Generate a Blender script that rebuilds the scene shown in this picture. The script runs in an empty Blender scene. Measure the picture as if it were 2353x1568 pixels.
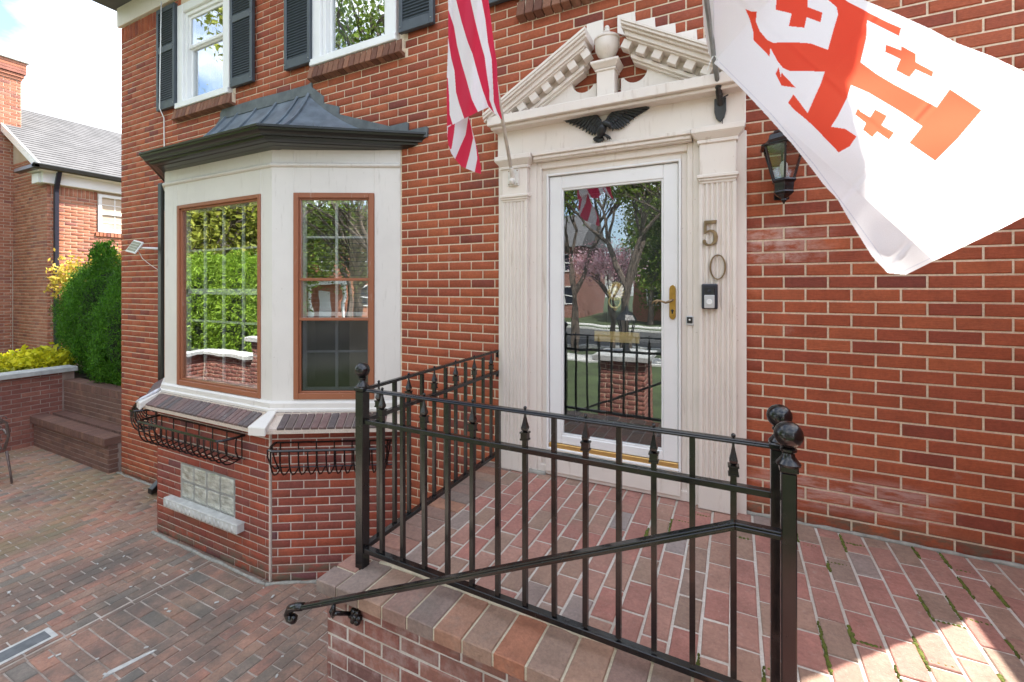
import bpy, math, random
import numpy as np
from mathutils import Vector, Matrix
random.seed(7); RNG = np.random.default_rng(11)
S = bpy.context.scene
# ---------------------------------------------------------------- camera
cd = bpy.data.cameras.new('camera'); cam = bpy.data.objects.new('camera', cd)
S.collection.objects.link(cam); S.camera = cam
CAM = Vector((0.0, -3.13, 2.56))
cam.location = CAM
YAW = math.radians(26.52)
cam.rotation_euler = (math.radians(90), 0, YAW)
cd.sensor_width = 36.0; cd.lens = 15.76; cd.shift_y = -0.0527
cd.clip_start = 0.05; cd.clip_end = 800
S.render.resolution_x = 1024; S.render.resolution_y = 682
# ---------------------------------------------------------------- sky, sun, exposure
SUN_EL = math.radians(58); SUN_AZ = math.radians(45)      # azimuth from +Y towards +X
w = bpy.data.worlds.new('World'); S.world = w; w.use_nodes = True
nt = w.node_tree; nt.nodes.clear()
def N(nt, t, **k):
    n = nt.nodes.new(t)
    for a, b in k.items():
        if a.startswith('i_'): n.inputs[a[2:].replace('_', ' ')].default_value = b
        else: setattr(n, a, b)
    return n
out = N(nt, 'ShaderNodeOutputWorld'); bg = N(nt, 'ShaderNodeBackground'); bg.inputs[1].default_value = 0.15
sky = N(nt, 'ShaderNodeTexSky'); sky.sky_type = 'NISHITA'; sky.sun_disc = False
sky.sun_elevation = SUN_EL; sky.sun_rotation = SUN_AZ; sky.air_density = 1.0; sky.dust_density = 1.5
tc = N(nt, 'ShaderNodeTexCoord'); mp = N(nt, 'ShaderNodeMapping'); mp.inputs['Scale'].default_value = (1, 1, 2.2)
nz = N(nt, 'ShaderNodeTexNoise'); nz.inputs['Scale'].default_value = 2.4; nz.inputs['Detail'].default_value = 9; nz.inputs['Roughness'].default_value = .55
rp = N(nt, 'ShaderNodeValToRGB'); rp.color_ramp.elements[0].position = .42; rp.color_ramp.elements[1].position = .70; mp.inputs['Location'].default_value = (1.2, 8.8, 2.0)
mx = N(nt, 'ShaderNodeMix'); mx.data_type = 'RGBA'; mx.inputs[7].default_value = (9.0, 9.1, 9.2, 1)
L = nt.links.new
L(tc.outputs['Generated'], mp.inputs[0]); L(mp.outputs[0], nz.inputs['Vector']); L(nz.outputs['Fac'], rp.inputs[0])
L(rp.outputs[0], mx.inputs[0]); L(sky.outputs[0], mx.inputs[6]); L(mx.outputs[2], bg.inputs[0]); L(bg.outputs[0], out.inputs[0])
sd = bpy.data.lights.new('sun', 'SUN'); sun = bpy.data.objects.new('sun', sd); S.collection.objects.link(sun)
sd.energy = 5.0; sd.angle = math.radians(.53); sd.color = (1, .95, .87)
sdir = Vector((math.sin(SUN_AZ) * math.cos(SUN_EL), math.cos(SUN_AZ) * math.cos(SUN_EL), math.sin(SUN_EL)))
sun.rotation_euler = sdir.to_track_quat('Z', 'Y').to_euler(); sun.location = (20, 20, 30)
S.view_settings.view_transform = 'Standard'; S.view_settings.look = 'None'
S.view_settings.exposure = 1.68; S.view_settings.gamma = 1; S.view_settings.use_curve_mapping = False
S.render.engine = 'CYCLES'
S.cycles.max_bounces = 8; S.cycles.transparent_max_bounces = 12

# ================================================================ helpers
def link(o): S.collection.objects.link(o); return o
def tag(o, label=None, cat=None, group=None, kind=None):
    if label: o['label'] = label
    if cat: o['category'] = cat
    if group: o['group'] = group
    if kind: o['kind'] = kind
    return o
def empty(name, loc, label, cat, group=None):
    o = bpy.data.objects.new(name, None); o.empty_display_size = .1; link(o); o.location = loc
    return tag(o, label, cat, group)
def wloc(o):
    v = Vector((0, 0, 0))
    while o is not None: v += o.location; o = o.parent
    return v
def put(name, me, parent, mat=None, loc=None):
    o = bpy.data.objects.new(name, me); link(o)
    if parent is not None: o.parent = parent
    if loc is not None: o.location = loc
    if mat is not None and not me.materials: me.materials.append(mat)
    return o
class MB:
    def __init__(s): s.v = []; s.f = []
    def add(s, vs, fs):
        n = len(s.v); s.v += [tuple(p) for p in vs]; s.f += [tuple(i + n for i in f) for f in fs]; return s
    def box(s, x0, x1, y0, y1, z0, z1, M=None):
        vs = [(x0,y0,z0),(x1,y0,z0),(x1,y1,z0),(x0,y1,z0),(x0,y0,z1),(x1,y0,z1),(x1,y1,z1),(x0,y1,z1)]
        if M is not None: vs = [M @ Vector(p) for p in vs]
        return s.add(vs, [(3,2,1,0),(4,5,6,7),(0,1,5,4),(1,2,6,5),(2,3,7,6),(3,0,4,7)])
    def prism(s, pts, a, b, axis='y', M=None):
        """polygon pts extruded along axis from a to b. axis y: pts=(x,z); x: pts=(y,z); z: pts=(x,y)"""
        def mk(p, c):
            q = {'y': (p[0], c, p[1]), 'x': (c, p[0], p[1]), 'z': (p[0], p[1], c)}[axis]
            return M @ Vector(q) if M is not None else q
        n = len(pts)
        vs = [mk(p, a) for p in pts] + [mk(p, b) for p in pts]
        fs = [tuple(range(n)), tuple(range(2*n-1, n-1, -1))] + [(i, i+n, (i+1) % n + n, (i+1) % n) for i in range(n)]
        return s.add(vs, fs)
    def tube(s, pts, r, n=8, cap=True, closed=False, rot=0.0, flat=None):
        pts = [Vector(p) for p in pts]; m = len(pts)
        rs = r if isinstance(r, (list, tuple)) else [r] * m
        base = len(s.v); up = None
        for i, p in enumerate(pts):
            if closed: d = pts[(i+1) % m] - pts[i-1]
            else: d = pts[min(i+1, m-1)] - pts[max(i-1, 0)]
            d.normalize()
            if up is None:
                up = Vector((0, 0, 1)) if abs(d.z) < .9 else Vector((0, 1, 0))
            a = d.cross(up); 
            if a.length < 1e-6: a = d.orthogonal()
            a.normalize(); b = a.cross(d).normalized(); up = b
            for k in range(n):
                t = 2*math.pi*k/n + rot
                ca, sb = math.cos(t), math.sin(t)
                if flat: sb *= flat
                s.v.append(tuple(p + (a*ca + b*sb) * rs[i]))
        for i in range(m if closed else m-1):
            j = (i+1) % m
            for k in range(n):
                k2 = (k+1) % n
                s.f.append((base+i*n+k, base+i*n+k2, base+j*n+k2, base+j*n+k))
        if cap and not closed:
            s.f.append(tuple(base+k for k in range(n))[::-1]); s.f.append(tuple(base+(m-1)*n+k for k in range(n)))
        return s
    def lathe(s, prof, c=(0,0,0), n=16, M=None, square=False):
        base = len(s.v); m = len(prof)
        for r, z in prof:
            for k in range(n):
                t = 2*math.pi*(k+.5)/n
                q = Vector((r*math.cos(t), r*math.sin(t), z))
                if M is not None: q = M @ q
                s.v.append((q[0]+c[0], q[1]+c[1], q[2]+c[2]))
        for i in range(m-1):
            for k in range(n):
                k2 = (k+1) % n
                s.f.append((base+i*n+k, base+i*n+k2, base+(i+1)*n+k2, base+(i+1)*n+k))
        s.f.append(tuple(base+k for k in range(n))[::-1]); s.f.append(tuple(base+(m-1)*n+k for k in range(n)))
        return s
    def ball(s, c, r, n=16, sq=1.0):
        return s.lathe([(max(r*math.sin(math.pi*i/10), r*.02), -r*math.cos(math.pi*i/10)*sq) for i in range(11)], c, n)
    def build(s, name, mat, parent=None, bevel=0, smooth=False, seg=1):
        off = wloc(parent) if parent is not None else Vector((0, 0, 0))
        me = bpy.data.meshes.new(name)
        me.from_pydata([(p[0]-off.x, p[1]-off.y, p[2]-off.z) for p in s.v], [], s.f)
        if smooth:
            me.polygons.foreach_set('use_smooth', [True]*len(me.polygons))
        me.materials.append(mat)
        o = put(name, me, parent)
        if smooth:
            md = o.modifiers.new('ws', 'WEIGHTED_NORMAL') if False else None
        if bevel:
            b = o.modifiers.new('bevel', 'BEVEL'); b.width = bevel; b.segments = seg; b.limit_method = 'ANGLE'; b.angle_limit = .6
            b.harden_normals = False
        return o
def smooth_by_angle(o, ang=40):
    me = o.data
    me.polygons.foreach_set('use_smooth', [True]*len(me.polygons))
    me.set_sharp_from_angle(angle=math.radians(ang))
    return o
def fast(name, V, F, mat, parent=None, smooth=False, col=None):
    """V (n,3) world coordinates, F (m,k)"""
    off = wloc(parent) if parent is not None else Vector((0, 0, 0))
    V = np.asarray(V, dtype=np.float32) - np.array(off, dtype=np.float32)
    F = np.asarray(F, dtype=np.int32); m, k = F.shape
    me = bpy.data.meshes.new(name)
    me.vertices.add(len(V)); me.vertices.foreach_set('co', V.ravel())
    me.loops.add(m*k); me.loops.foreach_set('vertex_index', F.ravel())
    me.polygons.add(m); me.polygons.foreach_set('loop_start', np.arange(0, m*k, k, dtype=np.int32))
    if smooth: me.polygons.foreach_set('use_smooth', np.ones(m, dtype=bool))
    me.update(calc_edges=True)
    if col is not None:
        a = me.color_attributes.new('print', 'FLOAT_COLOR', 'POINT'); a.data.foreach_set('color', np.asarray(col, dtype=np.float32).ravel())
    me.materials.append(mat)
    return put(name, me, parent)
def project(p):
    d = Vector(p) - CAM; c, s_ = math.cos(YAW), math.sin(YAW)
    z = -s_*d.x + c*d.y; x = c*d.x + s_*d.y
    if z < .05: return None
    return (1176.5+1030*x/z, 660-1030*d.z/z, z)
def shows(p, mrg=60):
    q = project(p)
    return q is not None and -mrg < q[0] < 2353+mrg and -mrg < q[1] < 1568+mrg

# ================================================================ materials
MATS = {}
def newmat(name):
    m = bpy.data.materials.new(name); m.use_nodes = True; nt = m.node_tree
    b = nt.nodes['Principled BSDF']; MATS[name] = m; return m, nt, b
def coords(nt, objrand=False):
    tc = N(nt, 'ShaderNodeTexCoord')
    if not objrand: return tc.outputs['Object']
    oi = N(nt, 'ShaderNodeObjectInfo'); a = N(nt, 'ShaderNodeVectorMath', operation='ADD')
    nt.links.new(tc.outputs['Object'], a.inputs[0]); nt.links.new(oi.outputs['Location'], a.inputs[1]); return a.outputs[0]
def noise(nt, vec, scale, detail=4, rough=.55, stretch=None):
    if stretch:
        mp = N(nt, 'ShaderNodeMapping'); mp.inputs['Scale'].default_value = stretch; nt.links.new(vec, mp.inputs[0]); vec = mp.outputs[0]
    n = N(nt, 'ShaderNodeTexNoise'); n.inputs['Scale'].default_value = scale; n.inputs['Detail'].default_value = detail; n.inputs['Roughness'].default_value = rough
    nt.links.new(vec, n.inputs['Vector']); return n.outputs['Fac']
def ramp(nt, fac, stops):
    r = N(nt, 'ShaderNodeValToRGB'); e = r.color_ramp.elements
    while len(e) < len(stops): e.new(.5)
    for i, (p, c) in enumerate(stops):
        e[i].position = p; e[i].color = (c, c, c, 1) if isinstance(c, (int, float)) else (*c, 1)
    nt.links.new(fac, r.inputs[0]); return r.outputs[0]
def mul(nt, a, b):
    m = N(nt, 'ShaderNodeMix'); m.data_type = 'RGBA'; m.blend_type = 'MULTIPLY'; m.inputs[0].default_value = 1
    nt.links.new(a, m.inputs[6]); nt.links.new(b, m.inputs[7]); return m.outputs[2]
def mixc(nt, fac, a, b):
    m = N(nt, 'ShaderNodeMix'); m.data_type = 'RGBA'; nt.links.new(fac, m.inputs[0])
    for i, x in ((6, a), (7, b)):
        if isinstance(x, tuple): m.inputs[i].default_value = (*x, 1)
        else: nt.links.new(x, m.inputs[i])
    return m.outputs[2]
def bump(nt, b, h, strength=.3, dist=.01):
    n = N(nt, 'ShaderNodeBump'); n.inputs['Strength'].default_value = strength; n.inputs['Distance'].default_value = dist
    nt.links.new(h, n.inputs['Height']); nt.links.new(n.outputs[0], b.inputs['Normal'])
def brickmat(name, stops, island, streak=(7, 7, 60), rough=.85, dirt=None, fleck=0, bands=None):
    m, nt, b = newmat(name)
    v = coords(nt, not island)
    if island:
        g = N(nt, 'ShaderNodeNewGeometry'); rnd = g.outputs['Random Per Island']
    else:
        oi = N(nt, 'ShaderNodeObjectInfo'); rnd = oi.outputs['Random']
    c = ramp(nt, rnd, stops)
    c = mul(nt, c, ramp(nt, noise(nt, v, 55, 5, .7), [(.25, .72), (.75, 1.18)]))
    c = mul(nt, c, ramp(nt, noise(nt, v, 9, 3), [(.3, .85), (.7, 1.12)]))
    if fleck:
        c = mixc(nt, ramp(nt, noise(nt, v, 170, 2), [(.68, 0.0), (.74, fleck)]), c, (.55, .48, .42))
    for dirt in (dirt or []):
        g2 = N(nt, 'ShaderNodeNewGeometry'); f = ramp(nt, noise(nt, g2.outputs['Position'], dirt[0], 6, .65), [(dirt[1], 0.0), (dirt[1]+.18, dirt[2])])
        c = mixc(nt, f, c, dirt[3])
    for (za, zb, xa, xb, amt, col, st) in (bands or []):      # splash and lime stains at fixed places on the wall
        g3 = N(nt, 'ShaderNodeNewGeometry'); sp = N(nt, 'ShaderNodeSeparateXYZ'); nt.links.new(g3.outputs['Position'], sp.inputs[0])
        def rng(sock, a_, b_, e_):
            r1 = N(nt, 'ShaderNodeMapRange'); r1.inputs[1].default_value = a_-e_; r1.inputs[2].default_value = a_+e_; nt.links.new(sock, r1.inputs[0])
            r2 = N(nt, 'ShaderNodeMapRange'); r2.inputs[1].default_value = b_-e_; r2.inputs[2].default_value = b_+e_; r2.inputs[3].default_value = 1; r2.inputs[4].default_value = 0; nt.links.new(sock, r2.inputs[0])
            q = N(nt, 'ShaderNodeMath', operation='MULTIPLY'); nt.links.new(r1.outputs[0], q.inputs[0]); nt.links.new(r2.outputs[0], q.inputs[1]); return q.outputs[0]
        q = N(nt, 'ShaderNodeMath', operation='MULTIPLY'); nt.links.new(rng(sp.outputs['Z'], za, zb, .03), q.inputs[0]); nt.links.new(rng(sp.outputs['X'], xa, xb, .12), q.inputs[1])
        q2 = N(nt, 'ShaderNodeMath', operation='MULTIPLY'); nt.links.new(q.outputs[0], q2.inputs[0]); nt.links.new(ramp(nt, noise(nt, g3.outputs['Position'], 1, 6, .7, stretch=st), [(.42, 0.0), (.60, amt)]), q2.inputs[1])
        c = mixc(nt, q2.outputs[0], c, col)
    nt.links.new(c, b.inputs['Base Color']); b.inputs['Roughness'].default_value = rough
    bump(nt, b, noise(nt, v, 1, 6, .7, stretch=(streak[0]*3, streak[1]*3, streak[2]*3)), .8, .007)
    return m
RED = [(0, (.395, .095, .037)), (.25, (.31, .069, .030)), (.5, (.415, .108, .043)), (.75, (.34, .080, .036)), (.94, (.275, .061, .032)), (1, (.21, .051, .034))]
BAYR = [(0, (.37, .08, .038)), (.3, (.30, .062, .034)), (.55, (.22, .058, .045)), (.8, (.34, .080, .042)), (1, (.15, .055, .058))]
OLD = [(0, (.30, .12, .09)), (.4, (.24, .10, .08)), (.7, (.33, .15, .11)), (1, (.18, .09, .08))]
BRN = [(0, (.19, .095, .070)), (.5, (.15, .080, .062)), (1, (.22, .115, .080))]
LWALL = [(0, (.26, .095, .07)), (.5, (.21, .075, .058)), (1, (.30, .12, .085))]
PLAT = [(0, (.42, .185, .145)), (.3, (.36, .170, .135)), (.55, (.40, .215, .165)), (.75, (.35, .22, .16)), (.93, (.30, .20, .15)), (1, (.32, .27, .25))]
PATIO = [(0, (.43, .205, .145)), (.25, (.36, .220, .155)), (.5, (.33, .220, .165)), (.7, (.44, .225, .155)), (.88, (.30, .220, .165)), (1, (.225, .195, .165))]
COPE = [(0, (.38, .19, .14)), (.25, (.30, .18, .14)), (.5, (.25, .19, .16)), (.7, (.37, .23, .16)), (.86, (.40, .16, .09)), (.92, (.28, .19, .15)), (1, (.23, .19, .17))]
SILL = [(0, (.15, .11, .10)), (.5, (.20, .12, .11)), (1, (.12, .10, .10))]
def pair(name, stops, **k): return brickmat(name, stops, False, **k), brickmat(name + '_mass', stops, True, **k)
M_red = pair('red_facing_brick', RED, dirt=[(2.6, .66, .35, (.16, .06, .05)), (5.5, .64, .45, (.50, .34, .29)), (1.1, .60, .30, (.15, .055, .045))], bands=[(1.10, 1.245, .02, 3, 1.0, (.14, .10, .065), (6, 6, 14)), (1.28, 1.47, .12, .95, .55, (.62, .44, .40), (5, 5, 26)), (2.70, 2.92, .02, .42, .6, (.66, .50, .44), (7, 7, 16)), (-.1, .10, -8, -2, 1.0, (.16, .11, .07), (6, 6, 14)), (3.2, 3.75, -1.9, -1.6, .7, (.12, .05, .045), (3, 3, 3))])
M_bay = pair('bay_facing_brick', BAYR, dirt=[(1.1, .60, .35, (.10, .07, .05)), (30, .66, .5, (.52, .44, .40))], bands=[(-.1, .14, -7, -2, 1.0, (.13, .10, .065), (5, 5, 12)), (.14, .34, -5.4, -3.5, .6, (.22, .085, .05), (4, 4, 8))])
M_old = pair('weathered_brick', OLD, dirt=[(9, .48, .6, (.42, .33, .30)), (4, .52, .5, (.12, .09, .07))])
M_brn = pair('brown_bench_brick', BRN)
M_lw = pair('garden_wall_brick', LWALL)
M_plat = pair('porch_paver', PLAT, streak=(40, 40, 40), fleck=.5, dirt=[(2.2, .53, .5, (.27, .20, .14)), (24, .60, .35, (.58, .47, .41))])
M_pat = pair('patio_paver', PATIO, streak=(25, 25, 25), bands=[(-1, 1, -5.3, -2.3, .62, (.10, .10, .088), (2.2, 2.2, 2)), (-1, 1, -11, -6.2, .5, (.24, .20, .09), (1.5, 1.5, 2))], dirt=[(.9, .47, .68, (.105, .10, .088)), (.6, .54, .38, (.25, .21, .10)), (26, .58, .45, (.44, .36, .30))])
M_cope = pair('coping_brick', COPE, streak=(30, 30, 30), dirt=[(6, .55, .5, (.20, .18, .15))])
M_sill = pair('sill_brick', SILL, streak=(40, 40, 40), dirt=[(14, .55, .35, (.40, .36, .35))])
def mortar(name, c1, c2, sc=30):
    m, nt, b = newmat(name); v = coords(nt)
    c = mixc(nt, ramp(nt, noise(nt, v, 3, 5), [(.35, 0.0), (.65, 1.0)]), c1, c2)
    c = mul(nt, c, ramp(nt, noise(nt, v, sc*3, 4, .7), [(.25, .75), (.7, 1.1)]))
    nt.links.new(c, b.inputs['Base Color']); b.inputs['Roughness'].default_value = .95
    bump(nt, b, noise(nt, v, sc*4, 5, .7), .6, .005); return m
M_mort = mortar('cream_mortar', (.70, .57, .42), (.78, .66, .50))
M_mortbay = mortar('grey_pink_mortar', (.60, .50, .42), (.68, .59, .51))
M_mortold = mortar('stained_mortar', (.26, .18, .15), (.38, .30, .26))
M_mortplat = mortar('pale_paver_mortar', (.46, .41, .34), (.62, .58, .52))
M_mortpat = mortar('patio_joint_mortar', (.24, .19, .155), (.52, .46, .40), 20)
M_mortcope = mortar('coping_mortar', (.52, .45, .31), (.62, .55, .41))
def plain(name, col, rough=.5, metal=0, var=.12, nscale=12, bmp=0, coat=0, spec=None):
    m, nt, b = newmat(name); v = coords(nt)
    rgb = N(nt, 'ShaderNodeRGB'); rgb.outputs[0].default_value = (*col, 1)
    c = mul(nt, rgb.outputs[0], ramp(nt, noise(nt, v, nscale, 5, .6), [(.3, 1-var), (.7, 1+var*.4)]))
    nt.links.new(c, b.inputs['Base Color']); b.inputs['Roughness'].default_value = rough; b.inputs['Metallic'].default_value = metal
    if coat: b.inputs['Coat Weight'].default_value = coat
    if spec is not None: b.inputs['Specular IOR Level'].default_value = spec
    if bmp: bump(nt, b, noise(nt, v, nscale*6, 5, .6), bmp, .003)
    return m
def paint(name, col, dirtcol, amt=.5, th=.60, rough=.45):
    m, nt, b = newmat(name); v = coords(nt)
    rgb = N(nt, 'ShaderNodeRGB'); rgb.outputs[0].default_value = (*col, 1)
    c = mul(nt, rgb.outputs[0], ramp(nt, noise(nt, v, 2.5, 4), [(.3, .93), (.7, 1.02)]))
    st = noise(nt, v, 1, 6, .65, stretch=(26, 26, 3.5))
    c = mixc(nt, ramp(nt, st, [(th, 0.0), (th+.13, amt)]), c, dirtcol)
    sp = noise(nt, v, 38, 3, .6)
    c = mixc(nt, ramp(nt, sp, [(.70, 0.0), (.73, amt)]), c, dirtcol)
    nt.links.new(c, b.inputs['Base Color']); b.inputs['Roughness'].default_value = rough
    bump(nt, b, noise(nt, v, 1, 5, .6, stretch=(50, 50, 14)), .12, .003)
    return m
M_cream = paint('cream_trim_paint', (.74, .67, .60), (.42, .33, .25), .45, .585)
M_bayp = paint('bay_grey_cream_paint', (.68, .645, .60), (.42, .38, .33), .42, .59)
M_white = paint('white_window_paint', (.80, .80, .79), (.6, .6, .58), .3, .68, .35)
M_doorw = paint('storm_door_white', (.78, .765, .75), (.6, .57, .53), .3, .70, .3)
M_terra = paint('terracotta_sash_paint', (.30, .105, .05), (.50, .40, .34), .65, .63, .4)
def iron():
    m, nt, b = newmat('black_gloss_iron'); v = coords(nt)
    c = mixc(nt, ramp(nt, noise(nt, v, 7, 5, .6), [(.46, 0.0), (.75, 1.0)]), (.0055, .0055, .0065), (.017, .012, .010))
    nt.links.new(c, b.inputs['Base Color'])
    r = ramp(nt, noise(nt, v, 22, 4), [(.3, .14), (.7, .30)]); nt.links.new(r, b.inputs['Roughness'])
    b.inputs['Specular IOR Level'].default_value = .55
    bump(nt, b, noise(nt, v, 40, 3), .12, .002); return m
M_iron = iron()
M_blk = plain('satin_black_paint', (.022, .023, .022), .35, var=.3, nscale=15, bmp=.15)
M_gut = plain('gutter_black_paint', (.012, .013, .011), .30, var=.3, nscale=9, bmp=.2)
M_roofm = plain('lead_grey_metal_roof', (.17, .205, .24), .36, .15, var=.45, nscale=6, bmp=.35)
M_flash = plain('lead_flashing', (.13, .145, .155), .55, .2, var=.35, nscale=8, bmp=.4)
M_shut = plain('slate_shutter_paint', (.050, .064, .078), .42, var=.3, nscale=10, bmp=.1)
M_brass = plain('aged_brass', (.62, .38, .10), .28, 1, var=.35, nscale=14)
M_brassp = plain('polished_brass', (.95, .74, .36), .28, 1, var=.2, nscale=8)
M_gold = plain('gold_anodised_sill', (.70, .45, .16), .38, .8, var=.15, nscale=5)
M_bronze = plain('antique_bronze', (.30, .21, .12), .35, .85, var=.4, nscale=25)
M_eagle = plain('cast_black_iron', (.030, .032, .034), .42, .3, var=.5, nscale=20, bmp=.3)
M_fil = plain('dull_grey_cement', (.34, .33, .29), .95, var=.35, nscale=22, bmp=.6)
M_stone = plain('grey_limestone', (.42, .43, .42), .85, var=.25, nscale=9, bmp=.4)
M_conc = plain('pale_concrete', (.55, .55, .52), .9, var=.25, nscale=14, bmp=.5)
M_plast = plain('silver_plastic', (.55, .55, .56), .35, .3, var=.05)
M_dkplast = plain('dark_blue_black_plastic', (.02, .022, .035), .35, var=.1)
M_wplast = plain('white_plastic', (.78, .78, .76), .4, var=.08)
M_steel = plain('brushed_grey_pole', (.34, .35, .34), .35, .7, var=.25, nscale=20)
M_pole = plain('white_enamel_pole', (.72, .69, .63), .4, var=.25, nscale=16)
M_soil = plain('dark_soil', (.05, .035, .025), .95, var=.4, nscale=12, bmp=.6)
M_moss = plain('moss_green', (.12, .14, .02), .95, var=.6, nscale=40, bmp=1)
M_bark = plain('grey_brown_bark', (.13, .10, .08), .9, var=.4, nscale=12, bmp=.6)
M_shing = plain('grey_asphalt_shingle', (.115, .113, .115), .9, var=.3, nscale=3, bmp=.4)
M_curtain = plain('grey_curtain_cloth', (.13, .15, .18), .9, var=.1)
M_room = plain('dim_room_surface', (.035, .035, .035), .9, var=.2)
M_door = plain('dark_green_door_paint', (.012, .018, .020), .35, var=.2)
M_grass = plain('lawn_grass', (.055, .078, .026), .9, var=.5, nscale=1.5, bmp=.8)
M_asph = plain('asphalt', (.055, .055, .055), .9, var=.2, nscale=4, bmp=.4)
M_solar = plain('solar_cell_khaki', (.20, .20, .13), .3, var=.2)
M_bulb = plain('frosted_bulb', (.75, .73, .68), .3, var=.05)
M_chain = plain('bleached_silver_caulk', (.62, .62, .66), .5, .2, var=.3, nscale=40)
def glass(name, refl, tint, rough=0.0, wob=.0):
    m, nt, b = newmat(name); nt.nodes.remove(b); o = nt.nodes['Material Output']
    gl = N(nt, 'ShaderNodeBsdfGlossy'); gl.inputs['Roughness'].default_value = rough; gl.inputs['Color'].default_value = (.95, .97, 1, 1)
    tr = N(nt, 'ShaderNodeBsdfTransparent'); tr.inputs[0].default_value = (*tint, 1)
    lw = N(nt, 'ShaderNodeLayerWeight'); lw.inputs[0].default_value = .5; fr = N(nt, 'ShaderNodeMath', operation='POWER'); fr.inputs[1].default_value = 4.0; nt.links.new(lw.outputs['Facing'], fr.inputs[0])
    ma = N(nt, 'ShaderNodeMath', operation='MULTIPLY_ADD'); ma.inputs[1].default_value = .8; ma.inputs[2].default_value = refl; ma.use_clamp = True
    ms = N(nt, 'ShaderNodeMixShader')
    if wob:
        v = coords(nt); bp = N(nt, 'ShaderNodeBump'); bp.inputs['Strength'].default_value = wob; bp.inputs['Distance'].default_value = .004
        nt.links.new(noise(nt, v, 2.2, 2), bp.inputs['Height']); nt.links.new(bp.outputs[0], gl.inputs['Normal'])
    L = nt.links.new
    L(fr.outputs[0], ma.inputs[0]); L(ma.outputs[0], ms.inputs[0]); L(tr.outputs[0], ms.inputs[1]); L(gl.outputs[0], ms.inputs[2]); L(ms.outputs[0], o.inputs[0])
    return m
M_glass = glass('window_glass', .29, (.96, .98, .97), wob=.4)
M_glassd = glass('storm_door_glass', .16, (.95, .97, .97), wob=.3)
M_lampg = glass('lantern_glass', .12, (.92, .94, .94), .12)
M_screen = glass('insect_screen_pane', .05, (.50, .51, .53), .12)
def glassblock():
    m, nt, b = newmat('glass_block'); v = coords(nt)
    c = ramp(nt, noise(nt, v, 9, 4, .6, stretch=(1, 1, 2.2)), [(.3, (.26, .27, .22)), (.55, (.50, .51, .44)), (.75, (.70, .71, .64))])
    nt.links.new(c, b.inputs['Base Color']); b.inputs['Roughness'].default_value = .12; b.inputs['Coat Weight'].default_value = .6
    bump(nt, b, noise(nt, v, 1, 3, .5, stretch=(9, 9, 16)), 1.0, .03); return m
M_gblk = glassblock()
def leafmat(name, c0, c1, c2, tr=.35):
    m, nt, b = newmat(name); o = nt.nodes['Material Output']; g = N(nt, 'ShaderNodeNewGeometry')
    c = ramp(nt, g.outputs['Random Per Island'], [(0, c0), (.5, c1), (1, c2)])
    pn = noise(nt, g.outputs['Position'], 2.3, 3); c = mul(nt, c, ramp(nt, pn, [(.3, .7), (.7, 1.25)]))
    nt.links.new(c, b.inputs['Base Color']); b.inputs['Roughness'].default_value = .55; b.inputs['Specular IOR Level'].default_value = .25
    t = N(nt, 'ShaderNodeBsdfTranslucent'); nt.links.new(c, t.inputs[0]); ms = N(nt, 'ShaderNodeMixShader'); ms.inputs[0].default_value = tr
    nt.links.new(b.outputs[0], ms.inputs[1]); nt.links.new(t.outputs[0], ms.inputs[2]); nt.links.new(ms.outputs[0], o.inputs[0]); return m
M_arb = leafmat('arborvitae_leaf', (.030, .10, .008), (.055, .17, .010), (.10, .26, .016))
M_arbl = leafmat('bright_hedge_leaf', (.13, .23, .018), (.21, .35, .03), (.32, .46, .05))
M_yel = leafmat('golden_leaf', (.55, .52, .02), (.75, .68, .03), (.45, .50, .03))
M_yelg = leafmat('yellow_green_leaf', (.20, .24, .03), (.32, .36, .05), (.48, .47, .09))
M_amber = leafmat('amber_spring_leaf', (.50, .36, .05), (.62, .46, .08), (.50, .48, .08))
M_spring = leafmat('spring_leaf', (.10, .17, .02), (.16, .24, .03), (.22, .28, .05), .45)
M_pink = leafmat('magnolia_petal', (.65, .30, .36), (.80, .50, .56), (.75, .62, .66))
M_olive = leafmat('olive_shrub_leaf', (.09, .12, .03), (.14, .17, .05), (.18, .2, .08))
def clothmat():
    m, nt, b = newmat('printed_flag_cloth'); o = nt.nodes['Material Output']; v = coords(nt)
    a = N(nt, 'ShaderNodeVertexColor'); a.layer_name = 'print'
    c = mul(nt, a.outputs[0], ramp(nt, noise(nt, v, 300, 2), [(.3, .94), (.7, 1.0)]))
    nt.links.new(c, b.inputs['Base Color']); b.inputs['Roughness'].default_value = .7; b.inputs['Specular IOR Level'].default_value = .3
    t = N(nt, 'ShaderNodeBsdfTranslucent'); gm = N(nt, 'ShaderNodeGamma'); gm.inputs[1].default_value = .55; nt.links.new(c, gm.inputs[0]); nt.links.new(gm.outputs[0], t.inputs[0]); ms = N(nt, 'ShaderNodeMixShader'); ms.inputs[0].default_value = .5
    nt.links.new(b.outputs[0], ms.inputs[1]); nt.links.new(t.outputs[0], ms.inputs[2]); nt.links.new(ms.outputs[0], o.inputs[0]); return m
M_cloth = clothmat()

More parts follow.
